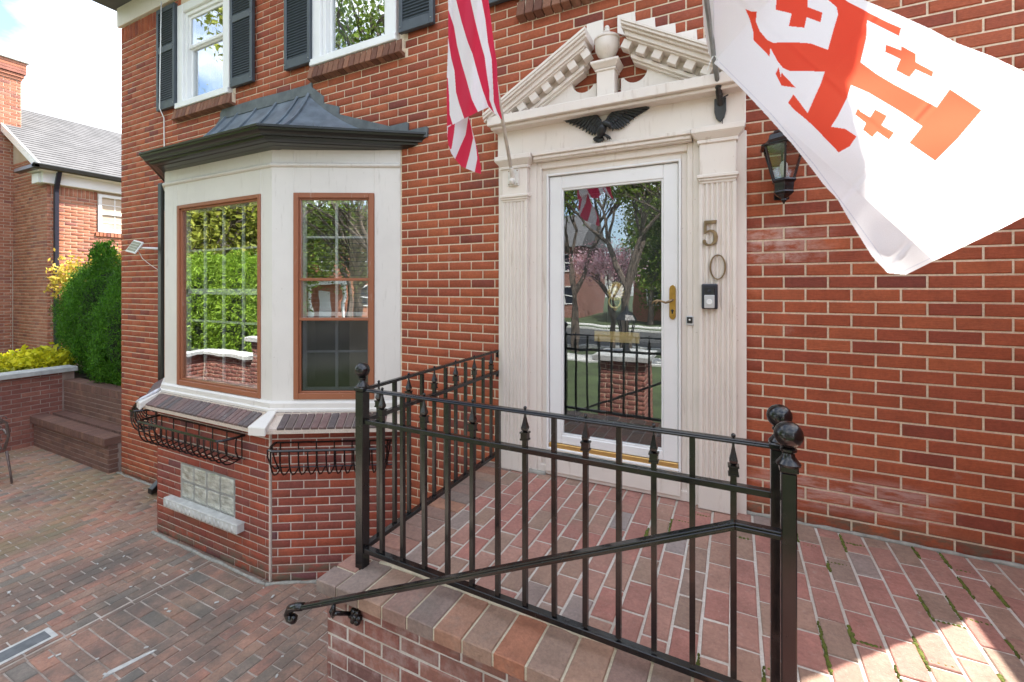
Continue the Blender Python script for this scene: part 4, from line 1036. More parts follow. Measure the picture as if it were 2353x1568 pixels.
def dep(X, Y):
    # distance travelled from the hoist, the flag swings out from the wall
    t = np.clip((X-1620)/900, -.1, 1.1); s_ = np.clip((142-Y)/470, -1.4, 1.0)
    hoist = -.27 - .64*np.clip((142-Y)/470, -.1, 1)
    line = (X-1640)*.74 + (Y-142)*.67                  # along the fly
    perp = -(X-1640)*.67 + (Y-142)*.74
    lf = np.clip(line, 0, 1200); far = -.27 - .84*(1-np.exp(-lf/175)) - np.clip((-perp)/470, 0, 1.5)*(.30+.34*np.exp(-lf/200))
    d = np.where(X < 1640, np.minimum(hoist, far), far)
    d += -.012*np.sin(line/70 + perp/120)*np.clip(line/150, 0, 1) + .034*np.sin(perp/75+line/210) + .004*np.sin(line/27+perp/43) + .006*np.sin(perp/31-line/160)*np.clip(line/400, 0, 1)
    for cx_, w_, a_ in ((205, 7, .0030), (430, 7, .0035), (610, 7, .0030)):      # creases from folding
        d += a_*np.exp(-((line-cx_)/w_)**2) - a_*.8*np.exp(-((line-cx_-9)/w_)**2)
    d += .0030*np.exp(-((perp+150)/8)**2) - .0025*np.exp(-((perp+136)/8)**2)
    return d
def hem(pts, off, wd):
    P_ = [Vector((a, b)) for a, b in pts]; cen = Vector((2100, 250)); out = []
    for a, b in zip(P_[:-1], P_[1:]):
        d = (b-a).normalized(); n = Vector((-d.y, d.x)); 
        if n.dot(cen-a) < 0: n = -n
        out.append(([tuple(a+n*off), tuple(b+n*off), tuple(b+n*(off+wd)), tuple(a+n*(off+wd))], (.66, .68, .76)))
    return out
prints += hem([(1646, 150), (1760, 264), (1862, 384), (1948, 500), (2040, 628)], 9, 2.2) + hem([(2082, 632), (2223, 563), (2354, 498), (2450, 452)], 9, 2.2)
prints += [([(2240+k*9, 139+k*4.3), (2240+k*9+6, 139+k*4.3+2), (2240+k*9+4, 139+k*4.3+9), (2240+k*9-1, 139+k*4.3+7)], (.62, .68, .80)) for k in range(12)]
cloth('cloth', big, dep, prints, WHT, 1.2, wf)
# hems
m = MB(); e = [(1640, 142), (1760, 264), (1862, 384), (1948, 500), (2040, 628), (2082, 632), (2223, 563), (2354, 498), (2450, 452), (2560, 398)]
ga = lambda p, k=0: unproj(p[0], p[1], float(dep(np.array(p[0], float), np.array(p[1], float)))-.004)
A = [ga(p) for p in e[:4]]; 
m = MB(); P0 = Vector((-.085, -.10, 3.695)); Pd = Vector((-.10, -.70, .735)).normalized()
m.tube([P0, P0+Pd*1.55], .0135, 12); m.build('pole', M_steel, wf, smooth=True)
m = MB(); m.tube([P0-Pd*.02, P0+Pd*.10], .019, 12); m.prism([(-.118, 3.72), (-.052, 3.72), (-.052, 3.64), (-.062, 3.60), (-.085, 3.575), (-.108, 3.60), (-.118, 3.64)], -.098, -.080)
m.tube([(-.085, -.15, 3.72), (-.075, -.15, 3.765)], .006, 6); m.tube([(-.085, -.13, 3.70), (-.04, -.13, 3.72)], .005, 6); m.build('pole_bracket', M_blk, wf, bevel=.002)
m = MB(); q = P0+Pd*.27
m.tube([q+Vector((0, -.015, .01)), q+Vector((-.02, -.02, -.03)), q+Vector((-.035, -.02, -.075))], .003, 6); m.tube([q+Vector((0, -.015, .01)), q+Vector((.02, -.02, -.03)), q+Vector((.04, -.02, -.07))], .003, 6); m.build('cable_tie', M_wplast, wf)
# american flag
af = empty('striped_flag', (-1.504, -.09, 3.367), 'red and white striped american flag hanging limp from the white pole left of the door', 'flag')
r4 = lambda x, y: ((1180 + x/3.137)*.766, y/3.137*.766)
c4 = lambda pts: [r4(*p) for p in pts]
mainp = c4([(545, -700), (520, -300), (515, 0), (518, 200), (513, 500), (505, 700), (502, 900), (505, 1200), (560, 1175), (615, 1145), (670, 1115), (735, 1085), (795, 1055), (850, 1030), (893, 1012), (910, 1030), (950, 1068), (1027, 1132), (1000, 1000), (992, 900), (980, 760), (975, 600), (945, 400), (920, 200), (895, 0), (860, -300), (800, -700)])
redp = [
 (c4([(700, -700), (775, -300), (830, 0), (865, 180), (890, 400), (925, 560), (935, 750), (945, 960), (975, 1050), (1010, 1120), (1040, 1150), (1060, 900), (1000, 0), (900, -700)]), REDA),
 (c4([(610, -700), (640, -300), (725, 0), (770, 200), (820, 400), (860, 540), (880, 700), (905, 860), (903, 935), (950, 1068), (893, 1000), (840, 850), (790, 680), (745, 510), (700, 400), (640, 200), (590, 0), (560, -300), (540, -700)]), REDA),
 (c4([(500, 60), (520, 100), (570, 250), (600, 430), (640, 590), (690, 760), (740, 940), (800, 1062), (670, 1125), (620, 980), (590, 870), (575, 670), (545, 550), (515, 360), (490, 360)]), REDA),
 (c4([(480, 700), (512, 740), (525, 900), (530, 1080), (562, 1185), (490, 1230)]), REDA)]
tail = c4([(505, 1190), (560, 1165), (705, 1100), (720, 1120), (745, 1240), (775, 1340), (800, 1450), (818, 1540), (828, 1600), (824, 1640), (770, 1622), (690, 1590), (640, 1568), (590, 1510), (545, 1445), (520, 1370), (508, 1300)])
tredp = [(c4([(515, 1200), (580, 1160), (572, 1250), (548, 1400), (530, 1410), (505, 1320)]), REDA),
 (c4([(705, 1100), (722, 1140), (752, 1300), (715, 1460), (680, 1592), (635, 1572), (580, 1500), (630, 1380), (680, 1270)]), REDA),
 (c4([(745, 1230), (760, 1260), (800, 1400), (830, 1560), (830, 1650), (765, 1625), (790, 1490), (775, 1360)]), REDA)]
def depA(X, Y):
    return -1.16 + .030*np.sin((X-1030)/14.5 + Y/260) + .007*np.sin((X-1030)/5.6 + Y/90) + .02*np.sin(Y/140)
def depB(X, Y): return -1.10 + .022*np.sin((X-1030)/15 + Y/60)
cloth('cloth', mainp, depA, redp, (.90, .90, .94), .6, af)
cloth('cloth_tail', tail, depB, tredp, (.80, .77, .84), .6, af)  # tail white darkened: shade on the folded-back cloth put into the colour
m = MB(); Q0 = Vector((-1.504, -.10, 3.375)); Q1 = Vector((-1.425, -.43, 3.725)); Qd = (Q1-Q0).normalized()
m.tube([Q0, Q0+Qd*1.95], .013, 12); m.build('pole', M_pole, af, smooth=True)
m = MB(); m.tube([Q0-Qd*.03, Q0+Qd*.10], [.020, .017], 12); m.box(-1.545, -1.460, -.102, -.088, 3.325, 3.445); m.ball((-1.504, -.115, 3.355), .026, 12); m.build('pole_bracket', M_pole, af, bevel=.002)
m = MB()
for a, b in ((-1.537, 3.335), (-1.468, 3.335), (-1.537, 3.435), (-1.468, 3.435)): m.ball((a, -.103, b), .005, 8)
m.build('screw_heads', M_bronze, af)
# ================================================================ ornaments at the door
eg = empty('eagle_ornament', (-.80, -.08, 3.65), 'black cast eagle with spread wings on the cream frieze above the door', 'wall ornament')
def feather(parent, root, tip, w_, y, name='feather'):
    """one long pointed feather from root to tip in the plane of the frieze, with a raised quill"""
    r = Vector((root[0], 0, root[1])); t = Vector((tip[0], 0, tip[1])); d = t-r; n_ = Vector((-d.z, 0, d.x)).normalized()*w_
    P_ = [r-n_*.6, r+d*.5-n_, r+d*.85-n_*.8, t, r+d*.85+n_*.8, r+d*.5+n_, r+n_*.6]
    m = MB(); k = len(P_); vs = [(q.x, y, q.z) for q in P_] + [(q.x, y+.010, q.z) for q in P_] + [((r.x*.75+t.x*.25), y-.006, (r.z*.75+t.z*.25)), ((r.x*.2+t.x*.8), y-.004, (r.z*.2+t.z*.8))]
    a, b = 2*k, 2*k+1
    fs = [(0,1,a), (1,2,b,a), (2,3,b), (3,4,b), (4,5,a,b), (5,6,a), (6,0,a)] + [(i_, i_+k, (i_+1) % k+k, (i_+1) % k) for i_ in range(k)]
    m.add(vs, fs); return m.build(name, M_eagle, parent)
def wing(pts, arc, low, sgn):
    m = MB(); m.prism(pts if sgn < 0 else pts[::-1], -.090, -.080) if False else m.prism(pts, -.092, -.080)
    w_ = m.build('wing', M_eagle, eg, bevel=.002)
    def along(pl, t):
        k = t*(len(pl)-1); a_ = int(min(k, len(pl)-2)); f = k-a_; return (pl[a_][0]*(1-f)+pl[a_+1][0]*f, pl[a_][1]*(1-f)+pl[a_+1][1]*f)
    n = 13
    for i_ in range(n):                                        # primaries
        t = i_/(n-1); feather(w_, along(arc, .10+.62*t), along(low, .02+.96*t), .0105, -.098-.0008*i_)
    for i_ in range(9):                                        # coverts
        t = i_/8; a_ = along(arc, .02+.55*t); b_ = along(low, .04+.80*t); feather(w_, a_, (a_[0]*.52+b_[0]*.48, a_[1]*.52+b_[1]*.48), .0115, -.108-.0008*i_, 'covert')
    m = MB(); m.tube([(x_, -.104, z_-.004) for x_, z_ in arc], [.006]+[.012]*(len(arc)-2)+[.004], 8); m.build('leading_edge', M_eagle, w_, smooth=True)
wing([(-1.109, 3.751), (-1.027, 3.765), (-.966, 3.776), (-.914, 3.775), (-.880, 3.759), (-.855, 3.736), (-.834, 3.704), (-.821, 3.673), (-.842, 3.645), (-.880, 3.640), (-.930, 3.665), (-1.0, 3.705), (-1.067, 3.735)],
     [(-.821, 3.673), (-.834, 3.704), (-.855, 3.736), (-.880, 3.759), (-.914, 3.775), (-.966, 3.776), (-1.027, 3.765), (-1.105, 3.752)],
     [(-.838, 3.620), (-.867, 3.612), (-.901, 3.614), (-.940, 3.640), (-.983, 3.670), (-1.027, 3.697), (-1.067, 3.722), (-1.112, 3.750)], -1)
wing([(-.504, 3.739), (-.588, 3.756), (-.675, 3.770), (-.715, 3.761), (-.743, 3.745), (-.772, 3.722), (-.786, 3.696), (-.784, 3.667), (-.763, 3.650), (-.699, 3.645), (-.640, 3.670), (-.588, 3.700), (-.530, 3.725)][::-1],
     [(-.784, 3.667), (-.786, 3.696), (-.772, 3.722), (-.743, 3.745), (-.715, 3.761), (-.675, 3.770), (-.588, 3.756), (-.508, 3.740)],
     [(-.765, 3.636), (-.731, 3.630), (-.699, 3.622), (-.667, 3.632), (-.635, 3.650), (-.588, 3.688), (-.542, 3.711), (-.500, 3.738)], 1)
m = MB(); m.tube([(-.838, -.10, 3.585), (-.828, -.118, 3.612), (-.812, -.130, 3.640), (-.796, -.132, 3.668)], [.014, .030, .032, .022], 12); m.build('body', M_eagle, eg, smooth=True)
m = MB(); m.tube([(-.800, -.135, 3.662), (-.780, -.148, 3.664), (-.758, -.152, 3.650), (-.744, -.152, 3.632)], [.022, .023, .018, .010], 10); m.tube([(-.748, -.152, 3.642), (-.732, -.154, 3.622), (-.735, -.154, 3.600)], [.011, .008, .002], 8); m.build('head', M_eagle, eg, smooth=True)
for k in range(7):
    a = math.radians(-160 + k*19); feather(eg, (-.838, 3.600), (-.840+.050*math.cos(a), 3.600+.046*math.sin(a)), .009, -.100-.001*k, 'tail_feather')
for k in range(3):
    m = MB(); m.tube([(-.805, -.115, 3.600), (-.782+.009*k, -.125, 3.582-.004*k), (-.775+.012*k, -.118, 3.558)], [.011, .008, .002], 6); m.build('talon', M_eagle, eg, smooth=True)
# house numbers
def number(name, polys, label, sc=1):
    e_ = empty(name, (polys[0][0][0], -.09, polys[0][0][1]), label, 'house number'); m = MB()
    return e_
m = MB()
x0, z0, w_, h_ = -.189, 2.815, .092, .158
five = [(.14, 1), (.93, 1), (.86, .86), (.30, .86), (.30, .60), (.50, .645), (.74, .62), (.92, .52), (1.0, .36), (.96, .18), (.80, .05), (.52, 0), (.22, .03), (.05, .12), (.04, .22), (.14, .27), (.24, .24), (.27, .14), (.40, .075), (.58, .085), (.72, .20), (.755, .35), (.70, .50), (.52, .565), (.30, .52), (.14, .46)]
m.prism([(x0+a*w_, z0+b*h_) for a, b in five][::-1], -.100, -.087); o = m.build('digit_five', M_bronze, None, bevel=.002)
tag(o, 'bronze house number 5 on the right fluted pilaster', 'house number')
m = MB(); n = 32; ocx, ocz = -.099, 2.683; vs = []
for i in range(n):
    a = 2*math.pi*i/n
    for rx_, rz_, y_ in ((.047, .078, -.100), (.037, .071, -.100), (.037, .071, -.087), (.047, .078, -.087)): vs.append((ocx+rx_*math.cos(a), y_, ocz+rz_*math.sin(a)))
fs = []
for i in range(n):
    j = (i+1) % n
    for k in range(4): fs.append((i*4+k, j*4+k, j*4+(k+1) % 4, i*4+(k+1) % 4))
m.add(vs, fs); o = m.build('digit_zero', M_bronze, None, bevel=.0015); tag(o, 'bronze house number 0 hanging just below the 5', 'house number')
# video doorbell and small button
db = empty('video_doorbell', (-.143, -.09, 2.50), 'video doorbell in dark frame with silver front on the fluted pilaster', 'doorbell')
m = MB(); m.box(-.190, -.098, -.118, -.087, 2.424, 2.580); m.build('surround', M_dkplast, db, bevel=.008, seg=2)
m = MB(); m.box(-.174, -.115, -.130, -.117, 2.430, 2.512); f = m.build('silver_faceplate', M_plast, db, bevel=.004)
m = MB(); m.box(-.174, -.115, -.128, -.117, 2.513, 2.560); m.build('camera_window', M_eagle, db, bevel=.003)
m = MB(); m.lathe([(.001, 0), (.016, .001), (.017, .004), (.013, .005), (.012, .003), (.001, .003)], (0, 0, 0), 20, None)
m.v = [(v[0]-.1445, -.130-v[2], 2.470+v[1]) for v in m.v]; m.build('button', M_wplast, f)
m = MB(); m.lathe([(.001, .004), (.009, .003), (.011, 0)], (0, 0, 0), 14); m.v = [(v[0]-.1445, -.128-v[2], 2.535+v[1]) for v in m.v]; m.build('lens', M_glassd if False else M_dkplast, db)
b2 = empty('door_chime_button', (-.262, -.01, 2.345), 'small square black door chime button on the cream door casing', 'doorbell')
m = MB(); m.box(-.287, -.240, -.045, -.034, 2.312, 2.374); m.build('backplate', M_plast, b2, bevel=.004)
m = MB(); m.box(-.281, -.247, -.052, -.044, 2.328, 2.368); m.build('black_face', M_blk, b2, bevel=.003)
m = MB(); m.ball((-.264, -.053, 2.350), .0065, 10); m.build('white_button', M_wplast, b2)
# ================================================================ wall lantern
ln = empty('wall_lantern', (.245, -.02, 3.2), 'black six-sided carriage lantern on the brick wall under the white flag', 'wall light')
cxl, cyl = .245, -.155
def hexp(r, z): return [(cxl+r*math.cos(math.radians(30+60*k)), cyl+r*math.sin(math.radians(30+60*k)), z) for k in range(6)]
zt, zb, rt, rb_ = 3.365, 3.168, .110, .056
m = MB()
for a, b in zip(hexp(rt, zt), hexp(rb_, zb)): m.tube([a, b], .0055, 6)
for z_, r_ in ((zt, rt), (zb, rb_)): m.tube(hexp(r_, z_), .007, 6, closed=True)
m.build('cage', M_iron, ln)
a = hexp(rt-.003, zt); b = hexp(rb_-.003, zb)
for k in range(6):
    j = (k+1) % 6; pn = MB(); c_ = Vector((cxl, cyl, (zt+zb)/2)); q = [Vector(a[k]), Vector(a[j]), Vector(b[j]), Vector(b[k])]
    nn = (q[1]-q[0]).cross(q[3]-q[0]).normalized()*.0015
    pn.add([tuple(v+nn) for v in q]+[tuple(v-nn) for v in q], [(0,1,2,3), (7,6,5,4), (0,4,5,1), (1,5,6,2), (2,6,7,3), (3,7,4,0)]); pn.build('glass_pane', M_lampg, ln)
m = MB(); m.lathe([(.132, 3.358), (.134, 3.366), (.110, 3.378), (.092, 3.396), (.084, 3.425), (.062, 3.440), (.058, 3.448), (.024, 3.458), (.014, 3.470), (.034, 3.482), (.032, 3.490), (.012, 3.497), (.016, 3.508), (.004, 3.518)], (cxl, cyl, 0), 6); m.v = [v for v in m.v]; m.build('roof', M_iron, ln, bevel=.002)
m = MB(); m.lathe([(.062, 3.172), (.068, 3.162), (.056, 3.150), (.052, 3.105), (.056, 3.097), (.044, 3.085), (.024, 3.070), (.014, 3.063), (.017, 3.054), (.007, 3.042), (.003, 3.032)], (cxl, cyl, 0), 6); m.build('base', M_iron, ln, bevel=.002)
m = MB(); m.box(.205, .285, -.022, -.003, 3.08, 3.22); m.tube([(cxl, -.02, 3.13), (cxl, -.06, 3.12), (cxl, -.11, 3.135)], .016, 8); m.build('wall_bracket', M_iron, ln, bevel=.005)
m = MB(); m.lathe([(.013, 3.185), (.013, 3.20), (.018, 3.215), (.021, 3.235), (.019, 3.26), (.010, 3.275), (.001, 3.28)], (cxl, cyl, 0), 12); m.build('bulb', M_bulb, ln, smooth=True)
# ================================================================ window baskets
def basket(P_, dv, nv, u0, u1, label, n=14, z=1.235):
    e_ = empty('window_basket', tuple(P_+dv*((u0+u1)/2)+Vector((0, 0, z))), label, 'planter basket', 'wrought iron window baskets on the bay')
    o0 = .025; o1 = .235; dp = .235
    pt_ = lambda u, o_, z_: tuple(P_+dv*u+nv*o_+Vector((0, 0, z_)))
    m = MB(); m.tube([pt_(u0, o0, z), pt_(u1, o0, z)], .008, 4); m.tube([pt_(u0, o0, z-dp+.02), pt_(u1, o0, z-dp+.02)], .006, 4); m.build('back_rail', M_iron, e_)
    path = [pt_(u0, o0, z)] + [pt_(u0+.0+.10*(1-math.cos(t))*.6, o0+(o1-o0)*math.sin(t), z) for t in (.5, 1.0, 1.57)] + [pt_(u1-.10*(1-math.cos(t))*.6, o0+(o1-o0)*math.sin(t), z) for t in (1.57, 1.0, .5)] + [pt_(u1, o0, z)]
    m = MB(); m.tube(path, .0115, 6); m.build('front_rail', M_iron, e_)
    for i in range(n):
        u = u0+.05+(u1-u0-.10)*i/(n-1)
        pts = [pt_(u, o1-.004, z)] + [pt_(u, o1-.004-.01*math.sin(t)*0-(o1-o0)*.5*(1-math.cos(t)), z-.07-(dp-.07)*math.sin(t)) for t in (0, .4, .8, 1.2, 1.57)] + [pt_(u, o0+.06, z-dp+.005), pt_(u, o0, z-dp+.02)]
        m = MB(); m.tube(pts, .0068, 5); m.build('hoop', M_iron, e_)
    for i in range(7):
        u = u0+.04+(u1-u0-.08)*i/6; m = MB(); m.tube([pt_(u, o0, z), pt_(u, o0, z-dp+.02)], .006, 5); m.build('back_bar', M_iron, e_)
    for u in (u0, u1):
        sg = 1 if u == u0 else -1
        for f in (0, .45):
            pts = [pt_(u+sg*.02*f, o0+(o1-o0)*(.35+f), z)] + [pt_(u+sg*(.01+.03*math.sin(t)), o0+(o1-o0)*(.35+f)*math.cos(t), z-.06-(dp-.08)*math.sin(t)) for t in (.0, .5, 1.0, 1.4)]
            m = MB(); m.tube(pts, .0068, 5); m.build('end_hoop', M_iron, e_)
basket(A0, X1, NY, .10, 1.50, 'black wrought iron planter basket above the glass block window')
basket(B0, d2, n2, .06, 1.05, 'black wrought iron planter basket nearest the porch railing', n=13, z=1.215)
basket(A1, d1, n1, .25, 1.05, 'black wrought iron planter basket round the far left corner of the bay', n=8, z=1.26)
# ================================================================ small fittings
sl = empty('solar_light_panel', (-6.60, -.10, 3.06), 'small white framed solar panel on an arm beside the black downpipe', 'solar panel')
Ms = Matrix.Translation((-6.72, -.22, 3.06)) @ Matrix.Rotation(math.radians(8), 4, 'Z') @ Matrix.Rotation(math.radians(-28), 4, 'X') @ Matrix.Rotation(math.radians(12), 4, 'Y')
m = MB(); m.box(-.105, .105, -.012, .006, -.085, .085, Ms); m.build('panel_frame', M_wplast, sl, bevel=.004)
m = MB(); m.box(-.088, .088, -.016, -.011, -.068, .068, Ms); m.build('solar_cells', M_solar, sl)
m = MB(); 
for k in range(4): m.box(-.088, .088, -.018, -.0155, -.068+.034*k-.001+.0, -.068+.034*k+.002, Ms)
m.build('cell_lines', M_wplast, sl)
m = MB(); m.tube([(-6.64, -.20, 3.05), (-6.56, -.14, 3.045), (-6.47, -.06, 3.04)], [.012, .014, .020], 8); m.build('arm', M_wplast, sl, smooth=True)
m = MB(); m.tube([(-6.68, -.20, 3.01), (-6.68, -.16, 2.92), (-6.66, -.08, 2.84), (-6.62, -.03, 2.79), (-6.56, -.02, 2.765), (-6.47, -.03, 2.79)], .0045, 6); m.build('cable', M_wplast, sl, smooth=True)
m = MB(); m.tube([(-6.42, -.075, 6.13), (-6.425, -.08, 5.6), (-6.45, -.075, 5.2), (-6.46, -.075, 4.8), (-6.475, -.02, 4.70), (-6.475, -.016, 4.3), (-6.48, -.03, 3.93)], .0065, 6)
o = m.build('hanging_cable', M_wplast, None, smooth=True); tag(o, 'thin white cable running down over the leftmost shutter to the bay roof', 'cable')

# ================================================================ garden walls and bench
gw = empty('garden_wall', (-10.2, -1.5, 0), 'low brick garden wall with grey stone cap along the left of the patio', 'wall')
GWX = -10.15
cw = MB(); cw.box(-10.36, GWX-.006, -3.8, .40, -.2, 1.13); core2 = cw.build('wall_core', M_mortold, gw)
itg = wall_items((GWX, 0.25, 0), (0, -1, 0), (1, 0, 0), 0, 3.75, 0, 1.13, [], phase=.05)
lay('brick', core2, itg, M_lw, 300, 'brick_mass')
for i in range(3):
    m = MB(); y0 = .42 - i*1.4; m.box(-10.42, -10.07, y0-1.395, y0, 1.13, 1.205); m.build('cap_stone', M_stone, gw, bevel=.006)
# front boundary wall and pillar (behind and left of the viewer)
fwl = empty('front_wall', (-9.4, -3.6, 0), 'low brick boundary wall with pale stone cap facing the bay window', 'wall')
MB().box(-10.3, -8.3, -3.75, -3.506, -.2, 1.13).build('wall_core', M_mort, fwl)
lay('brick', fwl, wall_items((-10.15, -3.5, 0), (-1, 0, 0), (0, 1, 0), -1.9, 0, 0, 1.13, []), M_lw, 0, 'brick_mass')
MB().box(-10.4, -8.35, -3.82, -3.43, 1.13, 1.20).build('cap_stone', M_conc, fwl, bevel=.005)
pil = empty('gate_pillar', (-8.1, -3.6, 0), 'square brick gate pillar with pale stone cap at the end of the front wall', 'pillar')
MB().box(-8.35, -7.85, -3.85, -3.35, -.2, 1.52).build('pillar_core', M_mort, pil)
for o_, u_, n_ in (((-8.35, -3.344, 0), (-1, 0, 0), (0, 1, 0)), ((-8.356, -3.35, 0), (0, 1, 0), (-1, 0, 0)), ((-7.844, -3.35, 0), (0, -1, 0), (1, 0, 0))):
    a_ = (-.5, 0) if n_[1] == 1 else ((-.5, 0) if n_[0] == -1 else (0, .5))
    lay('brick', pil, wall_items(o_, u_, n_, a_[0], a_[1], 0, 1.52, []), M_lw, 0, 'brick_mass')
MB().box(-8.42, -7.78, -3.92, -3.28, 1.52, 1.60).build('cap_stone', M_conc, pil, bevel=.006)
bw_ = empty('planter_wall', (-8.9, .3, 0), 'brown brick planter wall behind the bench under the dense evergreen', 'planter')
MB().box(-10.14, -7.62, .266, .45, -.2, .87).build('wall_core', M_mortold, bw_)
pc = [c for c in bw_.children][0]
lay('brick', pc, wall_items((-10.14, .26, 0), (1, 0, 0), (0, -1, 0), 0, 2.5, .45, .87, []), M_brn, 200, 'brick_mass')
its = []
x = -10.14
while x < -7.65: its.append((Vector((x+.035, .255, .935)), Matrix.Identity(3), .060, .20, .12)); x += .070
lay('rowlock_brick', pc, its, M_brn, 100)
MB().box(-10.14, -7.62, .45, 1.6, -.2, .86).build('soil', M_soil, bw_)
bn = empty('brick_bench', (-8.9, 0, 0), 'brown brick bench with rowlock seat built between patio wall and house corner', 'bench')
BY = -.105
MB().box(-10.14, -7.69, BY+.008, .258, -.2, .44).build('bench_core', M_mortold, bn)
bc = bn.children[0]
lay('brick', bc, wall_items((-10.14, BY, 0), (1, 0, 0), (0, -1, 0), 0, 2.455, 0, .385, [], ch=.066, zref=.385) + wall_items((-7.685, BY, 0), (0, 1, 0), (1, 0, 0), 0, .12, 0, .385, [], ch=.066, zref=.385), M_brn, 300, 'brick_mass')
Rr = Matrix((Vector((0, 1, 0)), Vector((0, 0, -1)), Vector((0, 1, 0)).cross(Vector((0, 0, -1))))).transposed()
its = []; x = -10.14
while x < -7.70: 
    its.append((Vector((x+.035, BY+.055, .490)), Rr, .20, .10, .058)); its.append((Vector((x+.035, .20, .480)), Rr, .165, .09, .058)); x += .0705
lay('seat_brick', bc, its, M_brn, 100)
# ================================================================ foliage
def leaves(centers, nper, size, mat, name, parent, spread=.05, aspect=1.0, flat=0.0, updir=None):
    """centers (n,3) clump centres; every clump is nper small leaf quads"""
    C = np.repeat(np.asarray(centers, float), nper, axis=0); n = len(C)
    P = C + RNG.normal(0, spread, (n, 3))
    a = RNG.normal(0, 1, (n, 3)); 
    if updir is not None: a = a*.55 + np.asarray(updir)
    a /= np.linalg.norm(a, axis=1, keepdims=True); b = RNG.normal(0, 1, (n, 3)); b -= a*(a*b).sum(1, keepdims=True); b /= np.linalg.norm(b, axis=1, keepdims=True)
    s = size*RNG.uniform(.6, 1.35, (n, 1))
    V = np.stack([P - a*s, P + b*s*.45*aspect, P + a*s, P - b*s*.45*aspect], 1).reshape(-1, 3)
    return fast(name, V, np.arange(n*4).reshape(-1, 4), mat, parent)
def blob(center, rad, n, lump=.18, freq=3.0, shell=.55, seed=0):
    """points in the outer part of a lumpy ellipsoid"""
    r_ = np.random.default_rng(seed); d = r_.normal(0, 1, (n, 3)); d /= np.linalg.norm(d, axis=1, keepdims=True)
    ph = r_.uniform(0, 6.28, (7, 3)); k = r_.normal(0, freq, (7, 3)); f = np.zeros(n)
    for i in range(7): f += np.sin(d@k[i]+ph[i, 0])
    rr_ = (shell + (1-shell)*r_.random(n)**.5)*(1+lump*f/2.6)
    return np.array(center) + d*np.array(rad)*rr_[:, None]
def evergreen(name, base, parts, n, label, mat, size=.035, group=None, core=True):
    e_ = empty(name, base, label, 'evergreen' if name != 'hedge_tree' else 'tree', group); cs = []
    for i, (c, r_) in enumerate(parts): cs.append(blob(c, r_, int(n*r_[0]*r_[2]), .11, 3.6, .76, seed=int(abs(base[0]*31+base[1]*7+i*13))))
    leaves(np.vstack(cs), 8, size, mat, 'foliage', e_, spread=.034, aspect=.55, updir=(0, -.1, .55))
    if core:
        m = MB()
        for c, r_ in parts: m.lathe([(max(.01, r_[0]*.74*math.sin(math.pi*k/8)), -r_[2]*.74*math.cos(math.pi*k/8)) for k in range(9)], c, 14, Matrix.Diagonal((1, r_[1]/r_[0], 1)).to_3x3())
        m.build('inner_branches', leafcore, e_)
    m = MB(); m.tube([base, (base[0], base[1], base[2]+parts[0][1][2]*1.2)], [.06, .03], 8); m.build('trunk', M_bark, e_)
    return e_
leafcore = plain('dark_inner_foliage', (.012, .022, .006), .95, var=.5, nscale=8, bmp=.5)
for i, (c, r_, lb) in enumerate([
    ((-11.10, 1.05, 1.92), (.86, .52, 1.02), 'rounded arborvitae at the left end of the evergreen group, leaning over the garden wall'),
    ((-10.25, .95, 2.00), (.86, .58, 1.14), 'tallest arborvitae with a pointed tip, in the middle of the evergreen group'),
    ((-8.95, .85, 1.75), (.95, .58, 1.10), 'dark green arborvitae behind the bench beside the house corner')]):
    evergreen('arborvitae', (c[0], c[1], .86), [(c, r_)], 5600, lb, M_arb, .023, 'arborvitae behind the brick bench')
tp = leaves(blob((-10.28, .85, 3.15), (.20, .16, .26), 160, .2, 3, .3, 5), 7, .04, M_arb, 'pointed_tip', bpy.data.objects['arborvitae.001'], .03, .7, updir=(0, 0, 1))
ys = empty('golden_shrub', (-11.1, -.35, 1.0), 'low bright yellow shrub just over the grey-capped garden wall', 'shrub')
leaves(np.vstack([blob((-11.35, -.22, 1.14), (.58, .5, .17), 420, .3, 5, .4, 3), blob((-11.05, .25, 1.24), (.45, .4, .17), 300, .3, 5, .4, 13)]), 9, .045, M_yel, 'foliage', ys, .05, 1.4)
leaves(blob((-11.2, -.05, 1.04), (.75, .6, .14), 320, .3, 4, .2, 4), 8, .04, M_yelg, 'inner_leaves', ys, .05, 1.2)
gs = empty('grey_green_shrub', (-11.2, -.9, 1.0), 'dull olive shrub at the far left edge above the garden wall', 'shrub')
leaves(blob((-11.5, -.72, 1.38), (.40, .4, .26), 420, .3, 4, .3, 8), 8, .03, M_olive, 'foliage', gs, .05)
am = empty('amber_bush', (-12.8, 1.6, 0), 'loose amber-leaved bush against the neighbouring brick wall behind the evergreens', 'bush')
leaves(np.vstack([blob((-13.0, 1.32, 2.72), (.34, .28, .5), 150, .3, 4, .2, 21), blob((-12.8, 2.0, 3.02), (.5, .4, .34), 170, .3, 4, .2, 22)]), 6, .045, M_amber, 'foliage', am, .08)
m = MB()
for k in range(7): m.tube([(-12.8, 1.6, 0), (-12.8+random.uniform(-.15, .15), 1.6+random.uniform(-.2, .2), 1.6), (-12.8+random.uniform(-.3, .3), 1.6+random.uniform(-.4, .4), 3.1)], [.03, .02, .006], 6)
m.build('stems', M_bark, am)
MB().box(-13.4, -10.42, -4, 3, -.1, .95).build('raised_bed', M_soil)['kind'] = 'structure'
